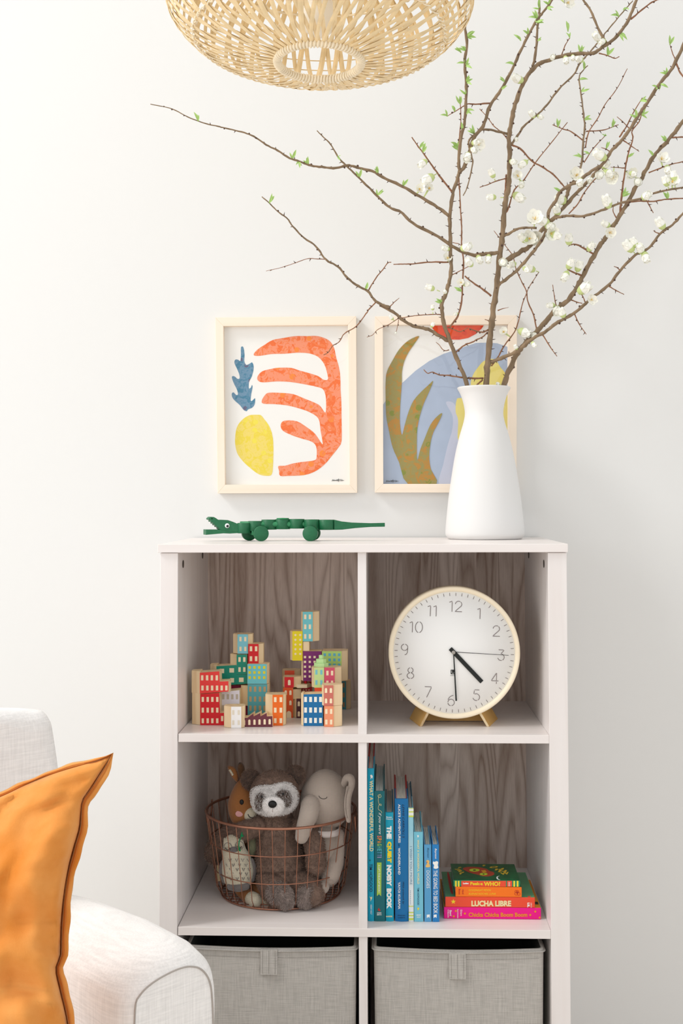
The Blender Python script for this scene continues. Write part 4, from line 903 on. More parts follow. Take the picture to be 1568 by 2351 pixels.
ltext(bk, 'Classic', 155, 172, 720, 825, m_txtw, .02, .2, rot=1); ltext(bk, 'Board', 180, 208, 725, 800, m_txtw, .02, .2, rot=1); ltext(bk, 'Martin & Archambault', 278, 296, 712, 830, m_txtw, .01, rot=1); ltext(bk, 'Ehlert', 318, 342, 722, 800, m_txtw, 0, rot=1)
MB().box((xb-.022, SY+.02, z-.0002), (xb-.002, SY+.035, z+.0002)).build('cover_print', m_hand, bk)
bk, z, xa, xb = lbook('coral red book with cream capitals, second from the bottom of the lying stack', 124, 1278, 562, 692, z+.0004, .155, m_co, m_gc)
ltext(bk, 'LUCHA LIBRE', 460, 972, 603, 678, m_txtc, .05)
st = []
for i in range(10):
    r = 34 if i % 2 == 0 else 14; a = radians(36*i-90); st.append((228+r*cos(a), 617+r*sin(a)))
lpatch(bk, st, m_txty); ltext(bk, 'LIL', 1180, 1210, 630, 690, m_txtw, .06, rot=1); ltext(bk, 'LIBROS', 1222, 1238, 630, 694, m_txtw, .0, rot=1)
def tpatch(par, pts, mt, Z, name='cover_print', sm=True, h=.0003):
    P = [atz(LZ_[1]+x/LZ_[0], LZ_[2]+y/LZ_[0], Z) for x, y in pts]
    if sm: P = smooth_path(P, 4, True)
    return MB().prism(P, (0, 0, h)).build(name, mt, par)
tpatch(bk, [(150, 262), (175, 262), (225, 500), (190, 480)], m_red, z); tpatch(bk, [(1188, 540), (1200, 552), (1215, 540), (1222, 552), (1205, 560), (1186, 556)], m_co, z)
bk, z, xa, xb = lbook('orange book with small yellow lettering between the red and green books', 255, 1108, 432, 560, z+.0004, .12, m_o2, m_dg)
ltext(bk, 'GOODNIGHT MOON', 425, 712, 456, 482, m_txty, .0, .25); ltext(bk, 'BUENAS NOCHES, LUNA', 425, 772, 503, 531, m_txty, .0, .25)
ltext(bk, 'Brown', 296, 318, 455, 525, m_red, .03, rot=1); ltext(bk, 'Hurd', 342, 362, 462, 520, m_red, .03, rot=1)
for x, y, r in ((1032, 485, 13), (1054, 485, 13), (1035, 515, 19), (1068, 517, 19), (1050, 500, 12)):
    mb = MB(); mb.tube([lp(a_, b_, SY-.0003) for a_, b_ in disc(x, y, r)], .0003, 4, closed=True); mb.build('spine_emblem', m_red, bk)
bk, z, xa, xb = lbook('green board book with an owl face on its cover, topmost of the lying stack', 230, 1087, 346, 424, z+.0004, .105, m_gsp, m_dg, Y=SY+.001)
lpatch(bk, [(330, 349), (983, 349), (983, 424), (330, 424)], m_co, 'spine_print', SY+.001)
for x in (262, 298, 1012, 1055): lpatch(bk, [(x-12, 349), (x+10, 349), (x+10, 424), (x-12, 424)], m_yst, 'spine_stripe', SY+.001)
lpatch(bk, [(905, 349), (918, 349), (918, 424), (905, 424)], m_gsp, 'spine_stripe', SY+.001, .0005)
ltext(bk, 'Laden', 352, 424, 370, 392, m_txtw, .05, 0, SY+.0007); ltext(bk, 'Peek-a', 447, 607, 364, 405, m_txty, .03, 0, SY+.0007); ltext(bk, 'WHO?', 622, 832, 360, 416, m_txty, .035, 0, SY+.0007)
ltext(bk, 'chronicle', 935, 965, 364, 418, m_txtw, 0, .2, SY+.0007, rot=1)
m_owl = mat('owl_russet', (176, 66, 42), .5); m_eye = mat('owl_eye_lime', (190, 214, 50), .5); m_bk = mat('owl_beak', (224, 160, 40), .5)
def ell(cx, cy, rx, ry, a=0, n=20): return [(cx+rx*cos(t)*cos(a)-ry*sin(t)*sin(a), cy+rx*cos(t)*sin(a)+ry*sin(t)*cos(a)) for t in [2*pi*i/n for i in range(n)]]
o_ = tpatch(bk, [(352, 198), (380, 178), (450, 170), (560, 176), (650, 196), (690, 222), (745, 240), (752, 268), (700, 288), (620, 290), (540, 270), (430, 240)], m_owl, z)
for cx, cy, rx, ry in ((500, 212, 66, 19), (617, 263, 50, 15)):
    tpatch(bk, ell(cx, cy, rx, ry), m_eye, z+.0002); tpatch(bk, ell(cx, cy, rx*.3, ry*.32), m_hand, z+.0004)
tpatch(bk, [(583, 217), (640, 212), (656, 238), (612, 244)], m_bk, z+.0002, sm=False)
tpatch(bk, [(822, 285), (800, 300), (806, 325), (830, 338), (790, 326), (784, 300)], m_txtw, z)
def ttext(par, body, P0, P1, h, Z, mt, bold=.03):
    """letters lying on a cover along the line P0-P1 of the photo, h = height vector there"""
    A = atz(LZ_[1]+P0[0]/LZ_[0], LZ_[2]+P0[1]/LZ_[0], Z+.0003); B = atz(LZ_[1]+P1[0]/LZ_[0], LZ_[2]+P1[1]/LZ_[0], Z+.0003); C = atz(LZ_[1]+(P0[0]+h[0])/LZ_[0], LZ_[2]+(P0[1]+h[1])/LZ_[0], Z+.0003)
    mb = MB(); text(mb, body, A, B-A, C-A, 0, bold); mb.build('cover_lettering', mt, par, merge=False)
m_gold = mat('gold_print', (214, 178, 50), .5)
for ch, p0, p1, h in (('P', (312, 268), (372, 250), (-6, -22)), ('e', (300, 240), (345, 222), (-14, -14)), ('e', (282, 222), (330, 208), (-14, -10)), ('k', (262, 206), (318, 196), (-22, -8)), ('-', (290, 190), (310, 184), (-4, -4)), ('a', (296, 184), (336, 178), (-6, -10)),
                      ('W', (838, 272), (952, 264), (-12, -30)), ('H', (800, 236), (900, 246), (20, -34)), ('H', (760, 215), (870, 205), (10, -22)), ('O', (690, 188), (800, 180), (6, -24)), ('?', (595, 160), (640, 162), (6, -18))):
    ttext(bk, ch, p0, p1, h, z, m_gold, .05)
# ------------------------------------------------------------------ storage bins
m_bin = weavemat('grey_linen_bin', (188, 184, 178), .95, 520, .5, .16); m_inner = mat('dark_bin_inside', (70, 72, 68), .9); m_thr = mat('bin_thread', (150, 146, 140), .9)  # inner faces of the bins get a darker grey than the cloth
def bin_(label, xl, xr, ytl, ytr, tab):
    Y0 = .012; A = at(xl, ytl, Y0); B = at(xr, ytr, Y0); zb = Z3T+.0004; D_ = .345
    t = thing('storage_bin', label, 'bin', ((A.x+B.x)/2, Y0, Z3T), 'two grey fabric bins in the bottom row'); th = .005
    zt = (A.z+B.z)/2; W_ = B.x-A.x
    def sag(u): return -.0035*sin(pi*u)
    mb = MB(); N_ = 16; r = .008
    ring = []
    def edge(x0, y0, x1, y1, n, s):
        for i in range(n): u = i/n; ring.append((x0+(x1-x0)*u, y0+(y1-y0)*u, s*sin(pi*u)))
    x0, x1, y0, y1 = A.x, B.x, Y0, Y0+D_
    edge(x0+r, y0, x1-r, y0, N_, -.004); 
    for i in range(5): a = -pi/2+pi/2*i/5; ring.append((x1-r+r*cos(a), y0+r+r*sin(a), 0))
    edge(x1, y0+r, x1, y1, N_, -.003); edge(x1, y1, x0, y1, N_, -.004); edge(x0, y1, x0, y0+r, N_, -.003)
    for i in range(5): a = pi+pi/2*i/5; ring.append((x0+r+r*cos(a), y0+r+r*sin(a), 0))
    n = len(ring); cx, cy = (x0+x1)/2, (y0+y1)/2
    def lay(z, ins, sg=0, bulge=0): return [Vector((cx+(x-cx)*(1-ins/abs(x1-cx)), cy+(y-cy)*(1-ins/abs(y1-cy)), z+s*sg)) for x, y, s in ring]
    hs = [zb, zb+.1, zb+.18, zt-.03, zt-.012, zt-.004, zt]
    vs = []
    for i, h in enumerate(hs): vs += lay(h, .004*(1-(h-zb)/(zt-zb)) if i else .006, 1 if h > zt-.05 else 0)
    fs = [(i*n+j, i*n+(j+1) % n, (i+1)*n+(j+1) % n, (i+1)*n+j) for i in range(len(hs)-1) for j in range(n)]
    mb.add(vs, fs, 0, True); mb.add(lay(zb, .006), [tuple(reversed(range(n)))])
    vs = lay(zt, 0, 1)+lay(zt+.0008, th*.5, 1)+lay(zt, th, 1); mb.add(vs, [(i*n+j, i*n+(j+1) % n, (i+1)*n+(j+1) % n, (i+1)*n+j) for i in range(2) for j in range(n)], 0, True)
    vs = lay(zt, th, 1)+lay(zb+.004, th+.004); mb.add(vs, [(j, (j+1) % n, n+(j+1) % n, n+j) for j in range(n)], 1, True); mb.add(lay(zb+.004, th+.004), [tuple(range(n))], 1)
    mb.build('fabric_box', [m_bin, m_inner], t)
    mb = MB(); mb.tube([p+Vector((0, 0, -.004)) for p in lay(zt, -.0006, 1)], .0034, 8, closed=True, flat=.45, up=Vector((0, 0, 1))); mb.build('rim_binding', m_bin, t)
    mb = MB(); q = [p+Vector((0, 0, -.0155)) for p in lay(zt, -.0003, 1)]; 
    for i in range(0, N_*6):
        u = i/(N_*6); xx = x0+r+(x1-x0-2*r)*u; mb.tube([(xx, y0-.0003, zt-.0165-.004*sin(pi*u)), (xx+.0018, y0-.0003, zt-.0165-.004*sin(pi*u))], .0003, 4)
    mb.build('stitching', m_thr, t, merge=False)
    a, b_, c, d = tab; p = at(a, c, Y0-.003); q = at(b_, d, Y0-.003)
    mb = MB(); mb.box((p.x, Y0-.0045, q.z), (q.x, Y0+.001, p.z+.008))
    for xx in (p.x+.004, q.x-.004, (p.x+q.x)/2): mb.tube([(xx, Y0-.0047, q.z+.002), (xx, Y0-.0047, p.z+.006)], .0004, 4, mi=1)
    mb.build('pull_tab', [m_bin, m_thr], t, bevel=.0015)
bin_('grey fabric storage bin in the bottom left compartment below the wire basket', 429.3, 818, 2170.5, 2175, (598, 636.5, 2189, 2238))
bin_('grey fabric storage bin in the bottom right compartment below the books', 858, 1248.8, 2174.5, 2180, (1030.7, 1069.6, 2199, 2248))
# ------------------------------------------------------------------ armchair
m_sofa = weavemat('off_white_linen', (242, 240, 238), .95, 420, .35, .10); m_pipe = mat('linen_piping', (176, 169, 163), .9)
SF = Vector((cos(radians(-45)), sin(radians(-45)), 0))           # where the chair faces: to the right and to the front
SS = Vector((-SF.y, SF.x, 0))                                     # towards the wall side
SP = at(430, 2219, -.60)
def onplane(px, py, P0, nrm):
    r = ray(px, py); return CAM+r*((P0-CAM).dot(nrm)/r.dot(nrm))
sofa = thing('armchair', 'off white linen armchair cut off by the left edge of the photo', 'armchair', (SP.x, SP.y, 0))
pipe = [(308, 2360), (308, 2351), (311, 2303), (321, 2284), (335, 2268), (357, 2251), (383, 2236), (407, 2225), (428, 2219), (444, 2219), (456, 2222), (467, 2230), (477, 2244), (483, 2262), (486, 2287), (488, 2320), (489, 2360)]
PN = [onplane(x, y, SP, SF) for x, y in pipe]
PN = smooth_path(PN, 3)
bot = .05
ctr = sum(PN, Vector())/len(PN)
def loop(t, grow, dz):
    """arm section t metres behind the front panel"""
    o = []
    for p in PN:
        v = p-ctr; L = v.length
        o.append(ctr+v*(1+grow/L)-SF*t+Vector((0, 0, dz)))
    a, b = o[0].copy(), o[-1].copy(); a.z = bot; b.z = bot
    return [a]+o+[b]
cr = SP
def crest(px, py):
    """where the crest of the arm runs behind that place of the photo"""
    n = SS; q = onplane(px, py, SP, n); return (SP-q).dot(SF), q.z-SP.z
c1_, c2_, c3_ = crest(330, 2139), crest(230, 2088), crest(165, 2078)
secs = [(0, 0, 0), (.006, .010, 0), (.018, .018, .002), (.05, .022, .006), (.14, .022, .010), (.28, .022, .004), (.42, .022, -.012), (.6, .022, -.03), (.78, .022, -.03)]
mb = MB(); n = None
rings = [loop(*s) for s in secs]; n = len(rings[0]); vs = [p for r in rings for p in r]
fs = [(i*n+j, i*n+j+1, (i+1)*n+j+1, (i+1)*n+j) for i in range(len(rings)-1) for j in range(n-1)]
mb.add(vs, fs, 0, True); mb.add(rings[-1], [tuple(range(n))])
mb.build('arm', m_sofa, sofa)
MB().add(rings[0], [tuple(reversed(range(n)))]).build('arm_front_panel', m_sofa, sofa)
MB().tube([p+SF*.001 for p in rings[0]], .0012, 8).build('piping', m_pipe, sofa)
# back rest
tb = .40; BP = SP-SF*tb
bo = [(-380, 1640), (-200, 1632), (-60, 1630), (40, 1629), (86, 1630), (106, 1635), (118, 1648), (124, 1668), (129, 1700), (134, 1745), (138, 1800), (144, 1900), (150, 2000)]
B3 = [onplane(x, y, BP, SF) for x, y in bo]
B3 = smooth_path(B3, 3); b0 = B3[0].copy(); b1 = B3[-1].copy(); b0.z = b1.z = .30
out = [b0]+B3+[b1]; cB = sum(B3, Vector())/len(B3)
def bl(t, grow, lean):
    o = []
    for p in out:
        v = p-cB; o.append(cB+v*(1+grow/max(.05, v.length))-SF*(t+lean*(p.z-.3)))
    return o
rs = [bl(-.016, -.035, 0), bl(-.013, -.020, 0), bl(-.004, -.006, 0), bl(.012, .0, 0), bl(.045, -.004, .02), bl(.08, -.018, .04), bl(.10, -.05, .05)]
n = len(out); mb = MB(); mb.add([p for r in rs for p in r], [(i*n+j, i*n+(j+1) % n, (i+1)*n+(j+1) % n, (i+1)*n+j) for i in range(len(rs)-1) for j in range(n)], 0, True)
mb.add(rs[0], [tuple(reversed(range(n)))]); mb.add(rs[-1], [tuple(range(n))])
mb.build('backrest', m_sofa, sofa)
# seat and base, reaching out of the photo
ain = rings[4][1]; 
def sb(a0, a1, s0, s1, z0, z1, nm, bev):
    P = [SP+SF*a0+SS*s0, SP+SF*a1+SS*s0, SP+SF*a1+SS*s1, SP+SF*a0+SS*s1]
    MB().prism([Vector((p.x, p.y, z0)) for p in P], (0, 0, z1-z0)).build(nm, m_sofa, sofa, bevel=bev, seg=4)
sb(-.42, .02, -.72, -.13, .26, .43, 'seat_cushion', .04)
sb(-.56, -.01, -.72, .03, .05, .26, 'base', .015)
w_leg = mat('dark_chair_leg', (70, 52, 40), .5)
for a, s in ((-.06, -.02), (-.06, -.66), (-.5, -.02), (-.5, -.66)):
    p = SP+SF*a+SS*s; MB().lathe([(0, 0), (.018, 0), (.022, .05), (0, .05)], (p.x, p.y, 0), 16).build('leg', w_leg, sofa)
# ------------------------------------------------------------------ cushion
def velvet():
    m = bpy.data.materials.new('ochre_velvet'); m.use_nodes = True; nt = m.node_tree; L = nt.links; p = nt.nodes['Principled BSDF']
    p.inputs['Roughness'].default_value = .75; p.inputs['Specular IOR Level'].default_value = .2
    p.inputs['Sheen Weight'].default_value = .8; p.inputs['Sheen Roughness'].default_value = .35; p.inputs['Sheen Tint'].default_value = srgb(255, 214, 160)
    tc = nt.nodes.new('ShaderNodeTexCoord'); n = nt.nodes.new('ShaderNodeTexNoise'); n.inputs['Scale'].default_value = 14; n.inputs['Detail'].default_value = 5
    L.new(tc.outputs['Object'], n.inputs['Vector']); r = nt.nodes.new('ShaderNodeValToRGB'); r.color_ramp.elements[0].position = .32; r.color_ramp.elements[0].color = srgb(212, 128, 46)
    r.color_ramp.elements[1].position = .68; r.color_ramp.elements[1].color = srgb(230, 158, 84); L.new(n.outputs['Fac'], r.inputs[0]); L.new(r.outputs[0], p.inputs['Base Color'])
    n2 = nt.nodes.new('ShaderNodeTexNoise'); n2.inputs['Scale'].default_value = 700; L.new(tc.outputs['Object'], n2.inputs['Vector'])
    b = nt.nodes.new('ShaderNodeBump'); b.inputs['Strength'].default_value = .25; b.inputs['Distance'].default_value = .001; L.new(n2.outputs['Fac'], b.inputs['Height']); L.new(b.outputs[0], p.inputs['Normal'])
    return m
m_vel = velvet(); CUY = -.80
def lin(pts, n):
    """n+1 points evenly along a polyline"""
    P = smooth_path([Vector((x, y, 0)) for x, y in pts], 6); L = [0]
    for a, b in zip(P, P[1:]): L.append(L[-1]+(b-a).length)
    out = []; j = 0
    for i in range(n+1):
        s = L[-1]*i/n
        while j < len(L)-2 and L[j+1] < s: j += 1
        out.append(P[j].lerp(P[j+1], (s-L[j])/max(1e-9, L[j+1]-L[j])))
    return out
tipx, tipy = 256, 1731
right = [(tipx, tipy), (240, 1757), (226, 1779), (205, 1812), (188, 1838), (184, 1870), (180, 1905), (168, 1945), (156, 1993), (146, 2050), (140, 2110), (138, 2165), (137, 2195), (127, 2226), (137, 2275), (150, 2330), (163, 2400), (185, 2475), (215, 2540)]
topc = [(-430, 1830), (-385, 1868), (-300, 1905), (-180, 1895), (-90, 1862), (0, 1830), (64, 1800), (128, 1775), (192, 1756), (224, 1747), (tipx, tipy)]
left = [(-430, 1830), (-390, 1900), (-360, 2000), (-345, 2150), (-355, 2300), (-385, 2420), (-430, 2520)]
botc = [(-430, 2520), (-300, 2485), (-110, 2465), (70, 2490), (215, 2540)]
NU = 56; NV = 56
R_, T_, L_, B_ = lin(right, NV), lin(topc, NU), lin(left, NV), lin(botc, NU)
def coons(i, j):
    u = i/NU; v = j/NV                       # v from the top down
    a = T_[i]*(1-v)+B_[i]*v; b = L_[j]*(1-u)+R_[j]*u
    c = T_[0]*(1-u)*(1-v)+T_[NU]*u*(1-v)+B_[0]*(1-u)*v+B_[NU]*u*v
    return a+b-c
from mathutils import noise
cush = thing('cushion', 'ochre orange velvet cushion standing in the white armchair', 'cushion', (at(-80, 2140, CUY).x, CUY, .43))
def cyv(v): return CUY+.10*(1-v)              # leans back
def wrinkle(u, v):
    q = Vector((u*2.2, v*2.2, .3)); w = noise.noise(q)*.010
    s = u*1.0+v*.55                            # folds that run from lower left to upper right
    f = v*7.5+u*3.2*-1
    w += .0050*noise.noise(Vector((f*.9, (u+v*.3)*1.4, 2)))*1.6
    w += .0075*(abs(noise.noise(Vector(((u*.8+v*1.0)*3.2, (v*.9-u*.5)*1.1, 9))))*2-.5)
    w += .004*noise.noise(Vector((u*9+v*3, v*7-u*4, 4)))
    edge = math.exp(-(1-u)*9)
    w += edge*.0045*noise.noise(Vector((v*26, u*3, 5)))*2
    w += .004*math.exp(-((v-.42-.25*(1-u))**2)*260)*-1.6*min(1, (1-u)*5)
    w += .005*math.exp(-((v-.66-.12*(1-u))**2)*400)*-1.5*min(1, (1-u)*6)
    w += .004*math.exp(-((v-.10-.35*(1-u))**2)*300)*-1.0
    return w
mb = MB(); N1 = NU+1
for side in (-1, 1):
    vs = []
    for j in range(NV+1):
        for i in range(NU+1):
            u = i/NU; v = j/NV; p = coons(i, j); e = max(0, (1-(2*u-1)**2)*(1-(2*v-1)**2))
            th = .072*e**.42
            if side < 0: th += wrinkle(u, v)*2.2*min(1, e*7+.12)
            vs.append(at(p.x, p.y, cyv(v)+side*max(0, th)))
    mb.add(vs, [(j*N1+i, j*N1+i+1, (j+1)*N1+i+1, (j+1)*N1+i) for j in range(NV) for i in range(NU)], 0, True)
mb.build('cushion_cover', m_vel, cush)
# flat stitched flange around it
bnd = [coons(i, 0) for i in range(NU)]+[coons(NU, j) for j in range(NV)]+[coons(i, NV) for i in range(NU, 0, -1)]+[coons(0, j) for j in range(NV, 0, -1)]
vv = [0]*NU+[j/NV for j in range(NV)]+[1]*NU+[j/NV for j in range(NV, 0, -1)]
nb = len(bnd); mid = sum(bnd, Vector())/nb; fv = []
offs = []
for i, p in enumerate(bnd):
    t = (bnd[(i+1) % nb]-bnd[i-1]).normalized(); nrm = Vector((t.y, -t.x, 0))
    if nrm.dot(p-mid) < 0: nrm = -nrm
    offs.append(nrm)
for _ in range(4): offs = [(offs[i-1]+offs[i]*2+offs[(i+1) % nb])*.25 for i in range(nb)]
layers = ((0, .004), (.35, -.0035), (.8, -.003), (1.0, 0), (.8, .003), (.35, .0035), (0, .004))
for k_, (g, dy) in enumerate(layers):
    for i, p in enumerate(bnd):
        corner = min(abs(i-c) for c in (0, NU, NU+NV, 2*NU+NV, nb)); cn = math.exp(-(corner/2.5)**2)
        w = (10 if i < NU else 20)+1.6*sin(i*.55)+1.2*sin(i*1.3+1)-cn*6
        wav = .0035*sin(i*.42)+.0022*sin(i*.97+2)
        q = p+offs[i]*(w*g)
        fv.append(at(q.x, q.y, cyv(vv[i])+dy+wav*g+(.012*g if i < NU-4 else 0)))
fs = [(k_*nb+i, k_*nb+(i+1) % nb, (k_+1)*nb+(i+1) % nb, (k_+1)*nb+i) for k_ in range(len(layers)-1) for i in range(nb)]
MB().add(fv, fs, 0, True).build('flange', m_vel, cush)
mb = MB(); st = [fv[nb+i]+(fv[2*nb+i]-fv[nb+i])*.2+Vector((0, -.0006, 0)) for i in range(nb)]
mb.tube(st, .0008, 5, closed=True); mb.build('flange_seam_crease', mat('ochre_crease_shade', (196, 116, 46), .8), cush)  # seam line in darker ochre, with the crease shade painted into its colour
# ------------------------------------------------------------------ building blocks
w_blk = woodmat('pine_block_wood', (250, 228, 188), (222, 184, 136), .6, 'Z', ring=14, contrast=.8, fine=200)
w_blkd = w_blk
QZ = (3.733, 420, 1380)
def qp(x, y, Y): return at(QZ[1]+x/QZ[0], QZ[2]+y/QZ[0], Y)
m_winw = mat('bare_wood_window', (248, 228, 192), .6)
def onfloor(x, y): return atz(QZ[1]+x/QZ[0], QZ[2]+y/QZ[0], Z1T).y
def block(label, face, col, Y, l=None, r=None, D=.034, wins=(), wcol=None, wshape='rect', top=0, ch=.010, lz=None, lzr=None, drop=False, part='facade'):
    """face: outline of the painted front; l / r: how far the bare wood reaches to either side"""
    P = [qp(x, y, Y) for x, y in face]; xs = [p.x for p in P]; zs = [p.z for p in P]
    if drop:
        z0 = min(zs)
        for p in P:
            if abs(p.z-z0) < .004: p.z = Z1T+.0003
    x0, x1 = min(xs), max(xs); z0, z1 = min(p.z for p in P), max(p.z for p in P)
    t = thing('building_block', label, 'toy block', ((x0+x1)/2, Y, z0), 'wooden building blocks stacked as a small city')
    ym = sum(f[1] for f in face)/len(face)
    mb = MB(); mb.prism(P, (0, D, 0))
    for lim, e, s in ((l, x0, -1), (r, x1, 1)):
        if lim is None: continue
        q = qp(lim, ym, Y+ch).x; a, b = z0, z1
        zz = lz if s < 0 else lzr
        if zz: b = qp(0, zz[0], Y+ch).z; a = qp(0, zz[1], Y+ch).z
        mb.prism([Vector((e-s*.0003, Y+.0003, a)), Vector((q, Y+ch, a)), Vector((q, Y+D-ch*.6, a)), Vector((e-s*.0003, Y+D, a))], (0, 0, b-a))
    mb.build('wood_body', w_blk, t, bevel=.0006)
    if col is None: return t
    f = MB(); f.prism([p+Vector((0, -.0003, 0)) for p in P], (0, .0004, 0), 0)
    W_ = []
    for w in wins:
        cx, cy, ww, hh = w[:4]; sh_ = w[4] if len(w) > 4 else wshape
        if sh_ == 'round': pts = [(cx+ww/2*cos(2*pi*i/16), cy+ww/2*sin(2*pi*i/16)) for i in range(16)]
        elif sh_ == 'arch': pts = [(cx-ww/2, cy+hh/2), (cx+ww/2, cy+hh/2)]+[(cx+ww/2*cos(a), cy-hh/2+ww/2-ww/2*sin(a)) for a in [pi*i/8 for i in range(9)]]
        else: pts = [(cx-ww/2, cy-hh/2), (cx+ww/2, cy-hh/2), (cx+ww/2, cy+hh/2), (cx-ww/2, cy+hh/2)]
        f.poly([qp(a, b, Y-.0005) for a, b in pts], 1)
    o = f.build(part, [mat('paint_%s' % '_'.join('abcdefghijklmnop'[c//16] for c in col), col, .45), wcol or m_winw], t, merge=False)
    return t
def R(x0, y0, x1, y1, s=0): return [(x0, y0+s), (x1, y0-s), (x1, y1-s), (x0, y1+s)]
def grid(xs, ys, w, h): return [(x, y, w, h) for y in ys for x in xs]
YA = onfloor(250, 1064)
block('tall red block with white windows standing at the far left of the city', [(148, 797), (312, 787), (317, 960), (352, 958), (352, 1057), (148, 1068)], (216, 22, 34), YA, l=78, wins=grid((170, 212, 252, 294), (843, 935, 1026), 20, 42)+[(336, 1007, 20, 44)], drop=True)
block('stepped light red block at the left, lying on the tall red block', [(145, 614), (312, 602), (315, 690), (390, 687), (390, 775), (145, 793)], (236, 62, 58), YA, l=74, r=403, wins=grid((165, 207, 248, 290), (658,), 20, 44)+grid((167, 209, 250, 292, 332, 372), (745,), 20, 42), lzr=(688, 780))
YB = .150
block('dark magenta block almost hidden behind the white and blue green blocks', R(405, 722, 552, 1000), (178, 28, 80), YB+.012, drop=True)
block('stepped emerald block with four large square windows', [(287, 558), (458, 548), (460, 631), (550, 631), (550, 708), (405, 718), (402, 690), (287, 690)], (18, 142, 118), YB, l=233, wins=[(334, 599, 38, 38), (418, 594, 40, 38), (421, 679, 34, 38), (500, 675, 40, 38)])
block('upright emerald block with four narrow windows standing on the stepped emerald block', R(460, 458, 548, 629), (16, 136, 112), YB, l=405, wins=grid((485, 526), (501, 587), 20, 40))
block('blue green block with twelve brown windows under the sky blue block', R(555, 712, 722, 1010), (92, 172, 178), YB-.01, l=497, r=740, wins=grid((578, 618, 660, 700), (755, 840, 918), 20, 44), wcol=mat('tan_window', (196, 164, 120), .6), lz=(720, 890), drop=True)
block('sky blue block with twelve yellow square windows', R(552, 540, 718, 709), (112, 200, 208), YB-.01, r=738, wins=grid((572, 613, 654, 696), (569, 612, 656), 21, 23), wcol=mat('yellow_window', (232, 216, 40), .5))
block('small red block with four windows on top of the sky blue block', R(560, 368, 648, 537), (218, 26, 40), YB, r=690, wins=grid((583, 627), (409, 494), 21, 42))
block('pale blue block at the top of the left tower', R(468, 285, 557, 451), (128, 202, 216), YB+.003, l=430, r=598, wins=grid((493, 534), (326, 410), 19, 38))
YC = onfloor(470, 1050)+.004
block('white block with grey windows behind the small white tower', R(322, 772, 485, 955, 8), (236, 232, 242), YC+.008, wins=grid((345, 385, 423, 463), (820,), 20, 44)+[(345, 914, 20, 44)], r=489, wcol=mat('grey_beige_window', (200, 188, 170), .6))
YD = onfloor(455, 1089)
block('small white tower with four pale windows at the front of the city', R(413, 905, 500, 1090), (246, 244, 242), YD, l=352, r=528, wins=grid((431, 478), (955, 1042), 19, 40), wcol=mat('ivory_window', (230, 220, 200), .6), drop=True)
YE = onfloor(640, 1079)
block('maroon factory block with a sawtooth roof and six arched windows', [(505, 1003), (552, 1000), (605, 962), (606, 988), (663, 958), (664, 988), (718, 958), (719, 988), (766, 986), (768, 1074), (505, 1086)], (108, 48, 60), YE, D=.03, wins=[(x, 1040-(x-524)*.03, 19, 46, 'arch') for x in (524, 569, 613, 656, 700, 743)], drop=True)
YF_ = onfloor(812, 1068)
block('orange block with six windows at the right end of the factory', R(768, 803, 857, 1068), (238, 108, 22), YF_, l=706, r=880, wins=grid((791, 839), (845, 935, 1025), 22, 42), drop=True)
YG = onfloor(1117, 1071)
block('royal blue block with twelve white windows at the front right', R(1033, 797, 1200, 1071, 3), (10, 108, 164), YG, l=1013, wins=grid((1051, 1094, 1136, 1179), (843, 934, 1023), 24, 44), wcol=mat('white_window', (240, 238, 228), .6), drop=True)
YH = onfloor(1250, 1079)
block('salmon block with four windows beside the royal blue block', R(1210, 900, 1290, 1079), (238, 148, 108), YH, r=1362, wins=grid((1229, 1270), (946, 1037), 20, 42), drop=True)
block('dusty red block with four arched windows standing on the salmon block', R(1207, 722, 1289, 898), (204, 112, 98), YH, r=1365, wins=[(x, y, 21, 42, 'arch') for x in (1226, 1268) for y in (766, 855)], l=1190)
YI = .115; YJ = .165
block('pale green block with four sky blue windows under the stepped mint top', R(1125, 570, 1210, 742), (198, 226, 152), YI, l=1103, wins=grid((1144, 1186), (610, 698), 18, 40), wcol=mat('sky_window', (120, 200, 214), .5))
block('rose pink block with two windows showing above the dusty red block', R(1212, 570, 1300, 742), (214, 80, 110), YI, r=1358, wins=grid((1238, 1278), (617, 702), 20, 40))
block('orange red block mostly hidden under the pale green block', R(1128, 742, 1345, 1040), (226, 80, 40), YI, drop=True)
t = thing('building_block', 'mint green three-tier stepped top with a round knob', 'toy block', qp(1186, 565, YI), 'wooden building blocks stacked as a small city')
m_mint = mat('mint_paint', (196, 236, 166), .45)
mb = MB(); cc = qp(1186, 568, YI+.018)
for rx, y0, y1 in ((64, 565, 532), (46, 534, 498), (22, 500, 466)):
    zz0, zz1 = qp(1186, y0, YI+.01).z, qp(1186, y1, YI+.01).z; rr = rx/QZ[0]/F*2.36
    mb.prism([Vector((cc.x+rr*cos(pi/8+pi*i/4)*1.05, cc.y+rr*.8*sin(pi/8+pi*i/4), zz0)) for i in range(8)], (0, 0, zz1-zz0))
mb.build('stepped_body', m_mint, t, bevel=.0008)
block('deep purple block with small square windows in the right tower', R(1030, 430, 1187, 684), (124, 34, 108), YJ, l=1014, wins=grid((1046, 1087, 1128), (480, 521, 563, 604, 646), 19, 19))
block('lime green block with twelve blue square windows', R(1192, 430, 1360, 684), (182, 214, 118), YJ, r=1412, D=.045, wins=grid((1215, 1257, 1298, 1338), (460, 504, 548), 21, 24), wcol=mat('blue_window', (96, 178, 206), .5))
block('yellow block with ten round windows beside the purple block', R(938, 258, 1025, 510), (234, 214, 20), YJ, l=920, wins=[(x, y, 19, 19, 'round') for x in (964, 1005) for y in (291, 332, 373, 413, 453)])
block('bare wooden block under the highest blue block', R(1028, 347, 1083, 428), None, YJ+.002)
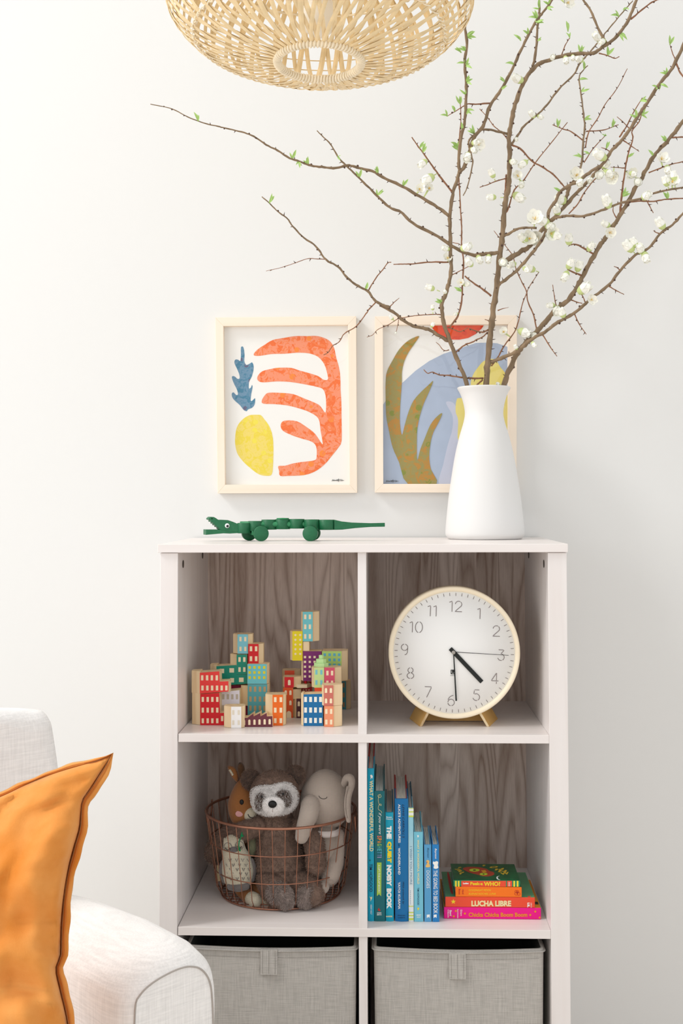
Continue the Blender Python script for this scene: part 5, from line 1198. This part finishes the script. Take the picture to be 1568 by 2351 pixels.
block('light blue block with six windows, highest of the right tower', R(1027, 92, 1112, 345), (118, 196, 210), YJ, l=1013, r=1167, wins=grid((1048, 1088), (135, 220, 303), 20, 40))
YK = onfloor(900, 1002)
block('burnt orange block with arched windows and an arched doorway', R(860, 742, 943, 1002), (226, 86, 28), YK, wins=[(881, 785, 19, 40, 'arch'), (921, 785, 19, 40, 'arch'), (921, 872, 19, 40, 'arch'), (908, 972, 40, 60, 'arch')], r=1012, lzr=(750, 832), drop=True)
block('small bright red block with one arched window on the burnt orange block', R(870, 652, 950, 740), (214, 22, 36), YK, l=857, r=1013, wins=[(911, 698, 23, 46, 'arch')])
block('orange topped wooden block behind the small bright red block', R(872, 595, 955, 1000), (236, 92, 44), YK+.04, l=850, r=1008, drop=True)
block('narrow dark brown block with two arched windows left of the royal blue block', R(972, 836, 1012, 1004), (82, 36, 46), onfloor(990, 1003), l=945, wins=[(993, 880, 20, 42, 'arch'), (993, 967, 20, 44, 'arch')], drop=True)
block('crimson block carrying the round chimney and the wooden slab', R(1015, 690, 1105, 1000), (204, 16, 38), YK+.034, D=.04, wins=grid((1032, 1056, 1080), (762,), 12, 14), drop=True)
t = thing('building_block', 'thin pale wooden hexagon slab lying between the towers', 'toy block', qp(1025, 748, YK), 'wooden building blocks stacked as a small city')
z0, z1 = qp(1025, 746, YK).z, qp(1025, 716, YK).z
a, b_ = qp(953, 730, YK+.01).x, qp(1097, 730, YK+.01).x
MB().prism([(a, YK+.016, z0), (a+.007, YK, z0), (b_-.007, YK, z0), (b_, YK+.016, z0), (b_-.007, YK+.033, z0), (a+.007, YK+.033, z0)], (0, 0, z1-z0)).build('slab', mat('pale_pine', (240, 222, 186), .6), t, bevel=.0006)
t = thing('building_block', 'slim red round chimney block standing in front of the purple block', 'toy block', qp(1052, 706, YK+.018), 'wooden building blocks stacked as a small city')
rr = 12.5/QZ[0]/F*2.37; zc0 = z1; MB().lathe([(0, 0), (rr, 0), (rr, qp(1052, 571, YK+.018).z-zc0), (0, qp(1052, 571, YK+.018).z-zc0)], Vector((qp(1052, 706, YK+.018).x, YK+.018, zc0)), 24).build('chimney', mat('chimney_red', (216, 20, 36), .4), t, bevel=.0004)
block('teal block with brown windows at the far right edge of the city', R(1345, 686, 1398, 930), (62, 142, 152), onfloor(1380, 929), r=1437, wins=grid((1378,), (720, 805, 888), 16, 40), wcol=mat('brown_window', (176, 140, 96), .6), drop=True)
# ------------------------------------------------------------------ wire basket
m_cop = mat('copper_wire', (176, 126, 104), .36, metal=.9); 
TZ = (3.92, 440, 1720)
def tp(x, y, Y): return at(TZ[1]+x/TZ[0], TZ[2]+y/TZ[0], Y)
BC = Vector((at(645, 1960, .21).x, .212, Z2T)); BR1 = .151; BR0 = .127
zrim = tp(770, 719, BC.y-BR1).z-Z2T
bask = thing('wire_basket', 'round copper wire basket filled with soft toys on the middle shelf', 'basket', BC)
def bpt(a, h):
    u = h/zrim; r = BR0+(BR1-BR0)*u
    if u < .12: r -= .010*(1-u/.12)**2
    return BC+Vector((r*cos(a), r*sin(a), h))
def hoop(h, rad, nm): MB().tube([bpt(2*pi*i/96, h) for i in range(96)], rad, 8, closed=True).build(nm, m_cop, bask)
hoop(zrim, .0027, 'rim'); hoop(.003, .0018, 'bottom_ring')
for y in (968, 1228):
    hoop(tp(770, y, BC.y-BR1+.01).z-Z2T, .0011, 'hoop')
for i in range(38):
    a = 2*pi*(i+.35)/38; MB().tube([bpt(a, zrim*k/10+.003*(1-k/10)) for k in range(11)], .00088, 6).build('upright_wire', m_cop, bask)
mb = MB()
for i in range(-7, 8):
    y = i*.0155; w = math.sqrt(max(0, (BR0-.010)**2-y*y)); mb.tube([BC+Vector((-w, y, .0035)), BC+Vector((w, y, .0035))], .0009, 5); mb.tube([BC+Vector((y, -w, .0022)), BC+Vector((y, w, .0022))], .0009, 5)
mb.build('bottom_grid', m_cop, bask)
for s in (-1, 1):
    c = BC+Vector((s*(BR1-.001), -.02 if s > 0 else .04, zrim)); mb = MB()
    mb.tube(smooth_path([c+Vector((s*.001, -.034, 0)), c+Vector((s*.002, -.034, -.018)), c+Vector((s*.002, -.02, -.034)), c+Vector((s*.002, .02, -.034)), c+Vector((s*.002, .034, -.018)), c+Vector((s*.001, .034, 0))], 6), .0019, 8); mb.build('handle', m_cop, bask)
# ------------------------------------------------------------------ soft toys
def furry(mb, n, L, w, mi=0, lay=Vector((0, -.1, -.6)), mi_of=None):
    """tufts of pile over what is in mb"""
    fs = [f for f in mb.f]; cum = []; s = 0; src = []
    for k, f in enumerate(fs):
        p = [mb.v[i] for i in f]; ar = ((p[1]-p[0]).cross(p[2]-p[0])).length
        if len(p) == 4: ar += ((p[2]-p[0]).cross(p[3]-p[0])).length
        s += ar; cum.append(s)
    import bisect
    base = list(mb.v); out_v = []; out_f = []; out_m = []
    for _ in range(n):
        k = min(len(fs)-1, bisect.bisect(cum, random.random()*s)); f = fs[k]; p = [base[i] for i in f]
        a, b = random.random(), random.random()
        if a+b > 1: a, b = 1-a, 1-b
        tri = (p[0], p[1], p[2]) if len(p) == 3 or random.random() < .5 else (p[0], p[2], p[3])
        q = tri[0]+(tri[1]-tri[0])*a+(tri[2]-tri[0])*b
        nn = (tri[1]-tri[0]).cross(tri[2]-tri[0])
        if nn.length < 1e-12: continue
        nn.normalize(); nn = nn*FL_[0]
        l = L*random.uniform(.6, 1.25); d = (nn+(lay-nn*lay.dot(nn))*.55+Vector((random.uniform(-1, 1), random.uniform(-1, 1), random.uniform(-1, 1)))*.5).normalized()
        sd = d.cross(Vector((random.uniform(-1, 1), random.uniform(-1, 1), random.uniform(-1, 1)))).normalized()*w*random.uniform(.6, 1.3)
        j = len(out_v); out_v += [q-sd-nn*.0004, q+sd-nn*.0004, q+d*l*.6+sd*.7+nn*l*.05, q+d*l-Vector((0, 0, l*.15))]; out_f.append((j, j+1, j+2)); out_f.append((j, j+2, j+3)); out_m += [mb.m[k]]*2
    nb_ = len(mb.v); mb.v += out_v
    for f, m_ in zip(out_f, out_m): mb.f.append(tuple(i+nb_ for i in f)); mb.m.append(m_); mb.sm.append(False)
    return mb
FL_ = [1]
def limb(mb, pts, mi=0, n=20, k=5, sy=1.0):
    """pts = [(zoom x, zoom y, depth Y, radius in zoom px)]; rounded at both ends"""
    P = []; Rr = []
    for x, y, Y, r in pts: P.append(tp(x, y, Y)); Rr.append(r/TZ[0]/F*(P[-1]-CAM).dot(_fw))
    Q = smooth_path([Vector((p.x, p.y, p.z)) for p in P], k); RR = smooth_path([Vector((r, 0, 0)) for r in Rr], k); RR = [max(.001, q.x) for q in RR]
    t0 = (Q[0]-Q[1]).normalized(); t1 = (Q[-1]-Q[-2]).normalized(); a = []; ar = []; b = []; br = []
    for i in range(5):
        ang = pi/2*(i+.25)/5.25
        a.append(Q[0]+t0*RR[0]*cos(ang)); ar.append(RR[0]*sin(ang)); b.append(Q[-1]+t1*RR[-1]*sin(ang)); br.append(RR[-1]*cos(ang))
    mb.tube(a+Q+b, ar+RR+br, n, mi); return mb
m_fur = mat('brown_plush', (138, 114, 100), .95, var=.22, scale=90, sheen=.3); m_furl = mat('grey_brown_plush', (176, 160, 152), .95, var=.2, scale=90, sheen=.3)
m_furw = mat('white_plush', (255, 252, 250), .95, sheen=.3); m_furs = mat('brown_eye_plush', (112, 88, 74), .95)
r_ = thing('plush_raccoon', 'brown furry soft toy with white masked face and black nose sitting in the basket', 'soft toy', tp(770, 1300, .16), 'soft toys in the wire basket')
HY = .130
def headball(fn=None): pass
mb = MB(); hc = tp(748, 405, HY); hr = 205/TZ[0]/F*2.40
mb.ball(hc, (hr*1.0, hr*.86, hr*1.0), nu=36, nv=26)
limb(mb, [(745, 560, .15, 120), (765, 700, .16, 165), (790, 900, .165, 205), (800, 1080, .16, 225), (800, 1150, .155, 200)])
limb(mb, [(620, 680, .145, 80), (470, 735, .150, 85), (320, 800, .180, 88), (230, 890, .195, 88), (205, 940, .20, 80)])
limb(mb, [(960, 680, .15, 70), (1080, 790, .13, 78), (1115, 920, .12, 82), (1120, 1040, .12, 80)])
limb(mb, [(700, 1180, .135, 110), (760, 1270, .115, 125), (800, 1320, .105, 112)])
limb(mb, [(930, 1180, .14, 100), (1050, 1260, .12, 118), (1085, 1310, .11, 100)])
furry(mb, 42000, .0048, .00042); mb.build('body', m_fur, r_, merge=False)
mb = MB(); limb(mb, [(770, 1290, .100, 92), (830, 1330, .094, 82), (850, 1370, .092, 62)]); furry(mb, 6000, .0055, .0005); mb.build('foot_pad', m_furl, r_, merge=False)['label'] = 'paler grey tufted foot'
mb = MB(); limb(mb, [(1040, 1290, .104, 72), (1020, 1360, .100, 62)]); furry(mb, 3500, .0055, .0005); mb.build('foot_pad', m_furl, r_, merge=False)
for ex, ey, s in ((535, 275, -1), (930, 235, 1)):
    mb = MB(); c = tp(ex, ey, HY+.018); rr = 80/TZ[0]/F*2.42
    mb.ball(c, (rr, rr*.45, rr*1.05), nu=20, nv=14); furry(mb, 3200, .0055, .0005, lay=Vector((s*.5, 0, .6))); mb.build('ear', m_fur, r_, merge=False)
def onhead(px, py, lift=1.0, hc=hc, R3_=None):
    """nearest point of the head surface under that place of the photo"""
    R3_ = R3_ or (hr, hr*.86, hr); rr = ray(TZ[1]+px/TZ[0], TZ[2]+py/TZ[0]); o = CAM-hc
    A = sum((rr[i]/R3_[i])**2 for i in range(3)); B = 2*sum(rr[i]*o[i]/R3_[i]**2 for i in range(3)); C_ = sum((o[i]/R3_[i])**2 for i in range(3))-lift*lift
    D_ = B*B-4*A*C_
    if D_ < 0: t = -B/(2*A)
    else: t = (-B-math.sqrt(D_))/(2*A)
    return CAM+rr*t
def facepatch(outline, lift, name, mt, n, L, w, hc=hc, R3_=None, par=r_, c0=None, rings=7, lay=Vector((0, -.2, -.4))):
    cx = sum(x for x, y in outline)/len(outline); cy = sum(y for x, y in outline)/len(outline)
    if c0: cx, cy = c0
    O = smooth_path([Vector((x, y, 0)) for x, y in outline], 3, True); m_ = len(O); vs = []; mb = MB()
    for k in range(rings+1):
        u = k/rings
        for p in O:
            e = onhead(cx+(p.x-cx)*u, cy+(p.y-cy)*u, lift-(.07 if k == rings else 0)-.015*u*u, hc, R3_); vs.append(e)
    fs = [(k*m_+j, k*m_+(j+1) % m_, (k+1)*m_+(j+1) % m_, (k+1)*m_+j) for k in range(rings) for j in range(m_)]
    mb.add(vs, fs, 0, True)
    if n:
        f0 = mb.f[m_*2]; p = [mb.v[i] for i in f0]; nn = (p[1]-p[0]).cross(p[2]-p[0]); FL_[0] = -1 if nn.y > 0 else 1
        furry(mb, n, L, w, lay=lay); FL_[0] = 1
    return mb.build(name, mt, par, merge=False)
facepatch([(535, 390), (560, 350), (640, 325), (730, 320), (800, 300), (880, 305), (930, 350), (955, 420), (945, 490), (900, 550), (820, 585), (760, 590), (700, 600), (640, 585), (580, 555), (545, 490)], 1.085, 'face_mask', m_furw, 14000, .0040, .0004)
facepatch([(590, 400), (625, 385), (660, 400), (665, 430), (640, 460), (640, 500), (640, 545), (610, 560), (580, 530), (568, 470)], 1.115, 'eye_patch', m_furs, 2200, .0026, .0004)
facepatch([(770, 380), (820, 358), (870, 375), (900, 430), (895, 490), (865, 530), (830, 520), (820, 460), (780, 430), (752, 410)], 1.115, 'eye_patch', m_furs, 2600, .0026, .0004)
mb = MB(); mc = onhead(735, 505, 1.12); q = 96/TZ[0]/F*2.36; mb.ball(mc+Vector((0, .008, 0)), (q*1.02, q*.85, q*.95), nu=24, nv=16); furry(mb, 5000, .0028, .0004); mz = mb.build('muzzle', m_furw, r_, merge=False)
MB().ball(mc+Vector((-.0006, -q*.85+.007, q*.22)), (q*.40, q*.22, q*.34), nu=20, nv=12).build('nose', m_black, r_)
for ex, ey in ((632, 427), (822, 404)):
    e = onhead(ex, ey, 1.155); MB().ball(e, (.0022, .0014, .0026), nu=12, nv=8).build('eye', m_black, r_)
MB().tube([mc+Vector((0, -q*.80, -q*.1)), mc+Vector((0, -q*.86+.003, -q*.45))], .0005, 5).build('muzzle_seam', m_furl, r_)
# the elephant
def knit(name, rgb, sc=260):
    m = bpy.data.materials.new(name); m.use_nodes = True; nt = m.node_tree; L = nt.links; p = nt.nodes['Principled BSDF']; p.inputs['Roughness'].default_value = .95; p.inputs['Specular IOR Level'].default_value = .1; p.inputs['Sheen Weight'].default_value = .25
    tc = nt.nodes.new('ShaderNodeTexCoord'); outs = []
    for d, s in (('X', sc*1.1), ('Z', sc)):
        w = nt.nodes.new('ShaderNodeTexWave'); w.bands_direction = d; w.inputs['Scale'].default_value = s/2; w.inputs['Distortion'].default_value = 1.2; w.inputs['Detail'].default_value = 1; L.new(tc.outputs['Object'], w.inputs['Vector']); outs.append(w.outputs['Fac'])
    a = nt.nodes.new('ShaderNodeMath'); a.operation = 'MULTIPLY'; L.new(outs[0], a.inputs[0]); L.new(outs[1], a.inputs[1])
    r = nt.nodes.new('ShaderNodeMapRange'); r.inputs[3].default_value = .8; r.inputs[4].default_value = 1.06; L.new(a.outputs[0], r.inputs[0])
    h = nt.nodes.new('ShaderNodeHueSaturation'); h.inputs['Color'].default_value = srgb(*rgb); L.new(r.outputs[0], h.inputs['Value']); L.new(h.outputs[0], p.inputs['Base Color'])
    b = nt.nodes.new('ShaderNodeBump'); b.inputs['Strength'].default_value = .5; b.inputs['Distance'].default_value = .001; L.new(a.outputs[0], b.inputs['Height']); L.new(b.outputs[0], p.inputs['Normal']); return m
k_el = knit('taupe_knit', (204, 190, 178)); k_br = knit('russet_knit', (176, 118, 70)); k_cr = knit('cream_knit', (232, 224, 200), 200); k_gr = knit('grey_knit', (132, 126, 124)); k_gn = knit('olive_knit', (142, 144, 116))
m_yarn = mat('dark_yarn', (58, 50, 48), .8)
e_ = thing('plush_elephant', 'taupe knitted elephant soft toy with closed eye at the right of the basket', 'soft toy', tp(1200, 1300, .17), 'soft toys in the wire basket')
EY = .165; ec = tp(1205, 450, EY); er = 1/TZ[0]/F*2.43
mb = MB()
def egg(q):
    u = q.z/(262*er); q = q.copy(); q.x *= 1-.10*u; return q
mb.ball(ec, (228*er, 195*er, 262*er), nu=40, nv=28, fn=egg)
limb(mb, [(1070, 500, .125, 88), (1052, 590, .112, 86), (1020, 680, .108, 74), (998, 760, .106, 66), (990, 790, .106, 60)])
limb(mb, [(1205, 740, .165, 110), (1215, 860, .165, 130), (1230, 1000, .17, 140), (1220, 1120, .17, 120)])
mb.build('body', k_el, e_, merge=False)
mb = MB(); limb(mb, [(1320, 770, .160, 55), (1315, 880, .155, 62), (1290, 1000, .150, 78), (1255, 1110, .142, 86), (1240, 1140, .142, 80)]); mb.build('arm', k_el, e_)
mb = MB(); limb(mb, [(1180, 1240, .13, 60), (1130, 1290, .12, 56)]); mb.build('leg', k_el, e_)
mb = MB(); limb(mb, [(1365, 320, .15, 26), (1395, 262, .135, 34), (1432, 262, .125, 34), (1440, 320, .125, 30), (1415, 400, .12, 30), (1402, 480, .12, 30), (1405, 570, .12, 28), (1412, 640, .12, 22)]); mb.build('ear', k_el, e_)
mb = MB(); mb.tube(smooth_path([tp(x, y, .1135) for x, y in ((1400, 330), (1385, 430), (1382, 540), (1395, 620))], 4), .0012, 6); mb.build('ear_seam', k_el, e_)
P = [onhead(x, y, 1.006, ec, (226*er, 195*er, 262*er)) for x, y in ((1144, 420), (1155, 436), (1175, 446), (1195, 447), (1212, 440), (1219, 430))]
MB().tube(smooth_path(P, 3), .0006, 5).build('closed_eye', m_yarn, e_)
mb = MB(); c = tp(1210, 738, .150); mb.lathe([(108*er, -27*er), (118*er, -25*er), (122*er, 0), (118*er, 25*er), (108*er, 27*er)], c, 32); mb.build('collar', mat('pale_collar', (226, 218, 214), .9), e_)
# the deer
d_ = thing('plush_deer', 'russet knitted deer soft toy with pink cheek at the left back of the basket', 'soft toy', tp(450, 1300, .2), 'soft toys in the wire basket')
DY = .175; dc = tp(468, 490, DY); dr = 1/TZ[0]/F*2.44
def dfn(q):
    u = q.z/(235*dr); q = q.copy(); q.x *= 1-.28*max(0, u)-.02*u; return q
mb = MB(); mb.ball(dc, (142*dr, 130*dr, 225*dr), nu=32, nv=24, fn=dfn)
limb(mb, [(470, 640, .20, 100), (480, 820, .205, 110), (500, 1000, .21, 120), (500, 1150, .2, 110)])
limb(mb, [(400, 1210, .16, 52), (470, 1290, .155, 60), (520, 1330, .14, 62)])
limb(mb, [(560, 1230, .17, 48), (640, 1330, .135, 48)])
mb.build('body', k_br, d_, merge=False)
mb = MB(); limb(mb, [(545, 1348, .132, 66), (572, 1362, .126, 66)]); mb.build('hoof', k_cr, d_)
mb = MB(); limb(mb, [(670, 1352, .130, 44), (700, 1368, .127, 42)]); mb.build('hoof', k_cr, d_)
mb = MB(); limb(mb, [(545, 800, .165, 42), (550, 870, .163, 52), (545, 930, .165, 40)]); mb.build('olive_toy_piece', k_gn, d_)  # piece of another greenish knitted toy behind, added under the deer
for pts, mt in (([(395, 290), (360, 250), (335, 200), (322, 155), (345, 148), (385, 165), (415, 210), (425, 260), (415, 300)], k_br), ([(432, 270), (415, 220), (408, 160), (425, 122), (450, 120), (472, 150), (478, 200), (465, 260)], knit('dark_russet_knit', (112, 82, 58)))):
    P = smooth_path([tp(x, y, DY-.002) for x, y in pts], 3, True); c = sum(P, Vector())/len(P); mb = MB(); n = len(P)
    vs = [c+Vector((0, -.006, 0))]+[c+(p-c)*.6+Vector((0, -.0045, 0)) for p in P]+P+[c+(p-c)*.6+Vector((0, .0045, 0)) for p in P]+[c+Vector((0, .006, 0))]
    fs = [(0, 1+i, 1+(i+1) % n) for i in range(n)]+[(1+k*n+i, 1+k*n+(i+1) % n, 1+(k+1)*n+(i+1) % n, 1+(k+1)*n+i) for k in range(2) for i in range(n)]+[(1+3*n, 1+2*n+(i+1) % n, 1+2*n+i) for i in range(n)]
    mb.add(vs, fs, 0, True); mb.build('ear', mt, d_)
MB().tube(smooth_path([tp(x, y, DY-.0085) for x, y in ((340, 185), (355, 205), (372, 235))], 3), .0022, 6).build('ear_lining', k_cr, d_)
DR3 = (142*dr, 130*dr, 225*dr)
MB().ball(onhead(450, 477, 1.0, dc, DR3), (.0042, .002, .0052), nu=16, nv=10).build('eye', m_black, d_)
m_cheek = mat('pink_yarn', (228, 170, 170), .95)
MB().ball(onhead(428, 582, .99, dc, DR3), (.0078, .0016, .0062), nu=18, nv=8).build('cheek', m_cheek, d_)
mu = onhead(530, 592, .98, dc, DR3); MB().ball(mu, (.0135, .010, .0150), nu=22, nv=14).build('muzzle', k_cr, d_)
MB().tube(smooth_path([mu+Vector((x, y, z)) for x, y, z in ((-.004, -.0096, .004), (-.001, -.0104, -.001), (.005, -.0104, -.003), (.011, -.008, -.002))], 3), .0009, 5).build('smile', m_yarn, d_)
# the owl
o_ = thing('plush_owl', 'small cream knitted owl soft toy with closed eyes at the front left of the basket', 'soft toy', tp(410, 1240, .115), 'soft toys in the wire basket')
OY = .145; osc = 1/TZ[0]/F*2.38
mb = MB()
limb(mb, [(378, 860, OY, 96), (385, 930, OY, 112), (405, 1010, OY, 134), (418, 1090, OY, 146), (420, 1130, OY, 140)], n=28)
for ex, s in ((292, -1), (462, 1)):
    a = tp(ex, 800, OY-.004); b = tp(ex-s*48, 880, OY-.012); mb.tube([a, a.lerp(b, .35), b], [.0012, .0062, .012], 12)
mb.build('body', k_cr, o_, merge=False)
def yarn(pts, Yv, rad, nm, par=o_, mt=m_yarn): return MB().tube(smooth_path([tp(x, y, Yv) for x, y in pts], 4), rad, 5).build(nm, mt, par)
fy = OY-96*osc-.0006
m_gy = mat('grey_yarn', (120, 116, 116), .9)
for cx, cy in ((325, 880), (430, 866)):
    MB().tube([tp(cx+36*cos(t), cy+38*sin(t), fy-.001) for t in [2*pi*i/20 for i in range(20)]], .0006, 5, closed=True).build('eye_ring', m_gy, o_)
    yarn([(cx-22, cy+6), (cx-10, cy+24), (cx+6, cy+26), (cx+20, cy+8)], fy-.0018, .0008, 'closed_eye')
mb = MB(); mb.ball(tp(378, 905, fy+.001), (.0085, .003, .006), nu=14, nv=8); mb.build('beak', k_gr, o_)
for ri, (y, xs) in enumerate(((1000, (345, 405, 460, 510)), (1045, (320, 375, 432, 490)), (1085, (350, 410, 468, 520)), (1125, (330, 382, 440, 495)), (1168, (355, 410, 465, 515)))):
    for x in xs:
        d0 = ((x-418)/150)**2; yv = OY-(138*osc)*math.sqrt(max(.05, 1-d0))-.0012
        mb = MB(); mb.tube([tp(x-11, y-14, yv), tp(x, y+12, yv), tp(x+11, y-14, yv)], .0007, 5); mb.build('feather_stitch', m_gy, o_)
mb = MB(); limb(mb, [(290, 1010, OY-.002, 22), (272, 1090, OY-.002, 30), (300, 1180, OY-.004, 28)]); mb.build('wing', k_gr, o_)
mb = MB(); limb(mb, [(540, 1000, OY-.002, 20), (560, 1080, OY-.002, 28), (545, 1170, OY-.004, 26)]); mb.build('wing', k_gr, o_)
mb = MB(); limb(mb, [(350, 1235, OY-.020, 34), (420, 1248, OY-.026, 36), (490, 1235, OY-.022, 32)]); mb.build('feet', k_gr, o_)
m_gt = mat('green_tassel', (0, 146, 88), .7)
mb = MB(); tz_ = fy-.004
mb.tube(smooth_path([tp(x, y, tz_) for x, y in ((455, 760), (440, 800), (428, 830), (424, 870))], 4), .0011, 6)
for k in range(9): mb.tube([tp(424, 868, tz_), tp(412+k*3.4, 915+random.uniform(-4, 6), tz_-.001)], .0007, 4)
mb.tube([tp(455, 745, tz_), tp(445, 780, tz_), tp(466, 778, tz_)], [.0006, .0022, .0026], 6)
mb.build('tassel', m_gt, o_)
mb = MB(); mb.prism([tp(228, 1045, .165), tp(262, 1050, .165), tp(266, 1185, .165), tp(228, 1190, .165)], (0, .0006, 0)); mb.build('fabric_tag', mat('beige_tag', (206, 190, 150), .9), o_)
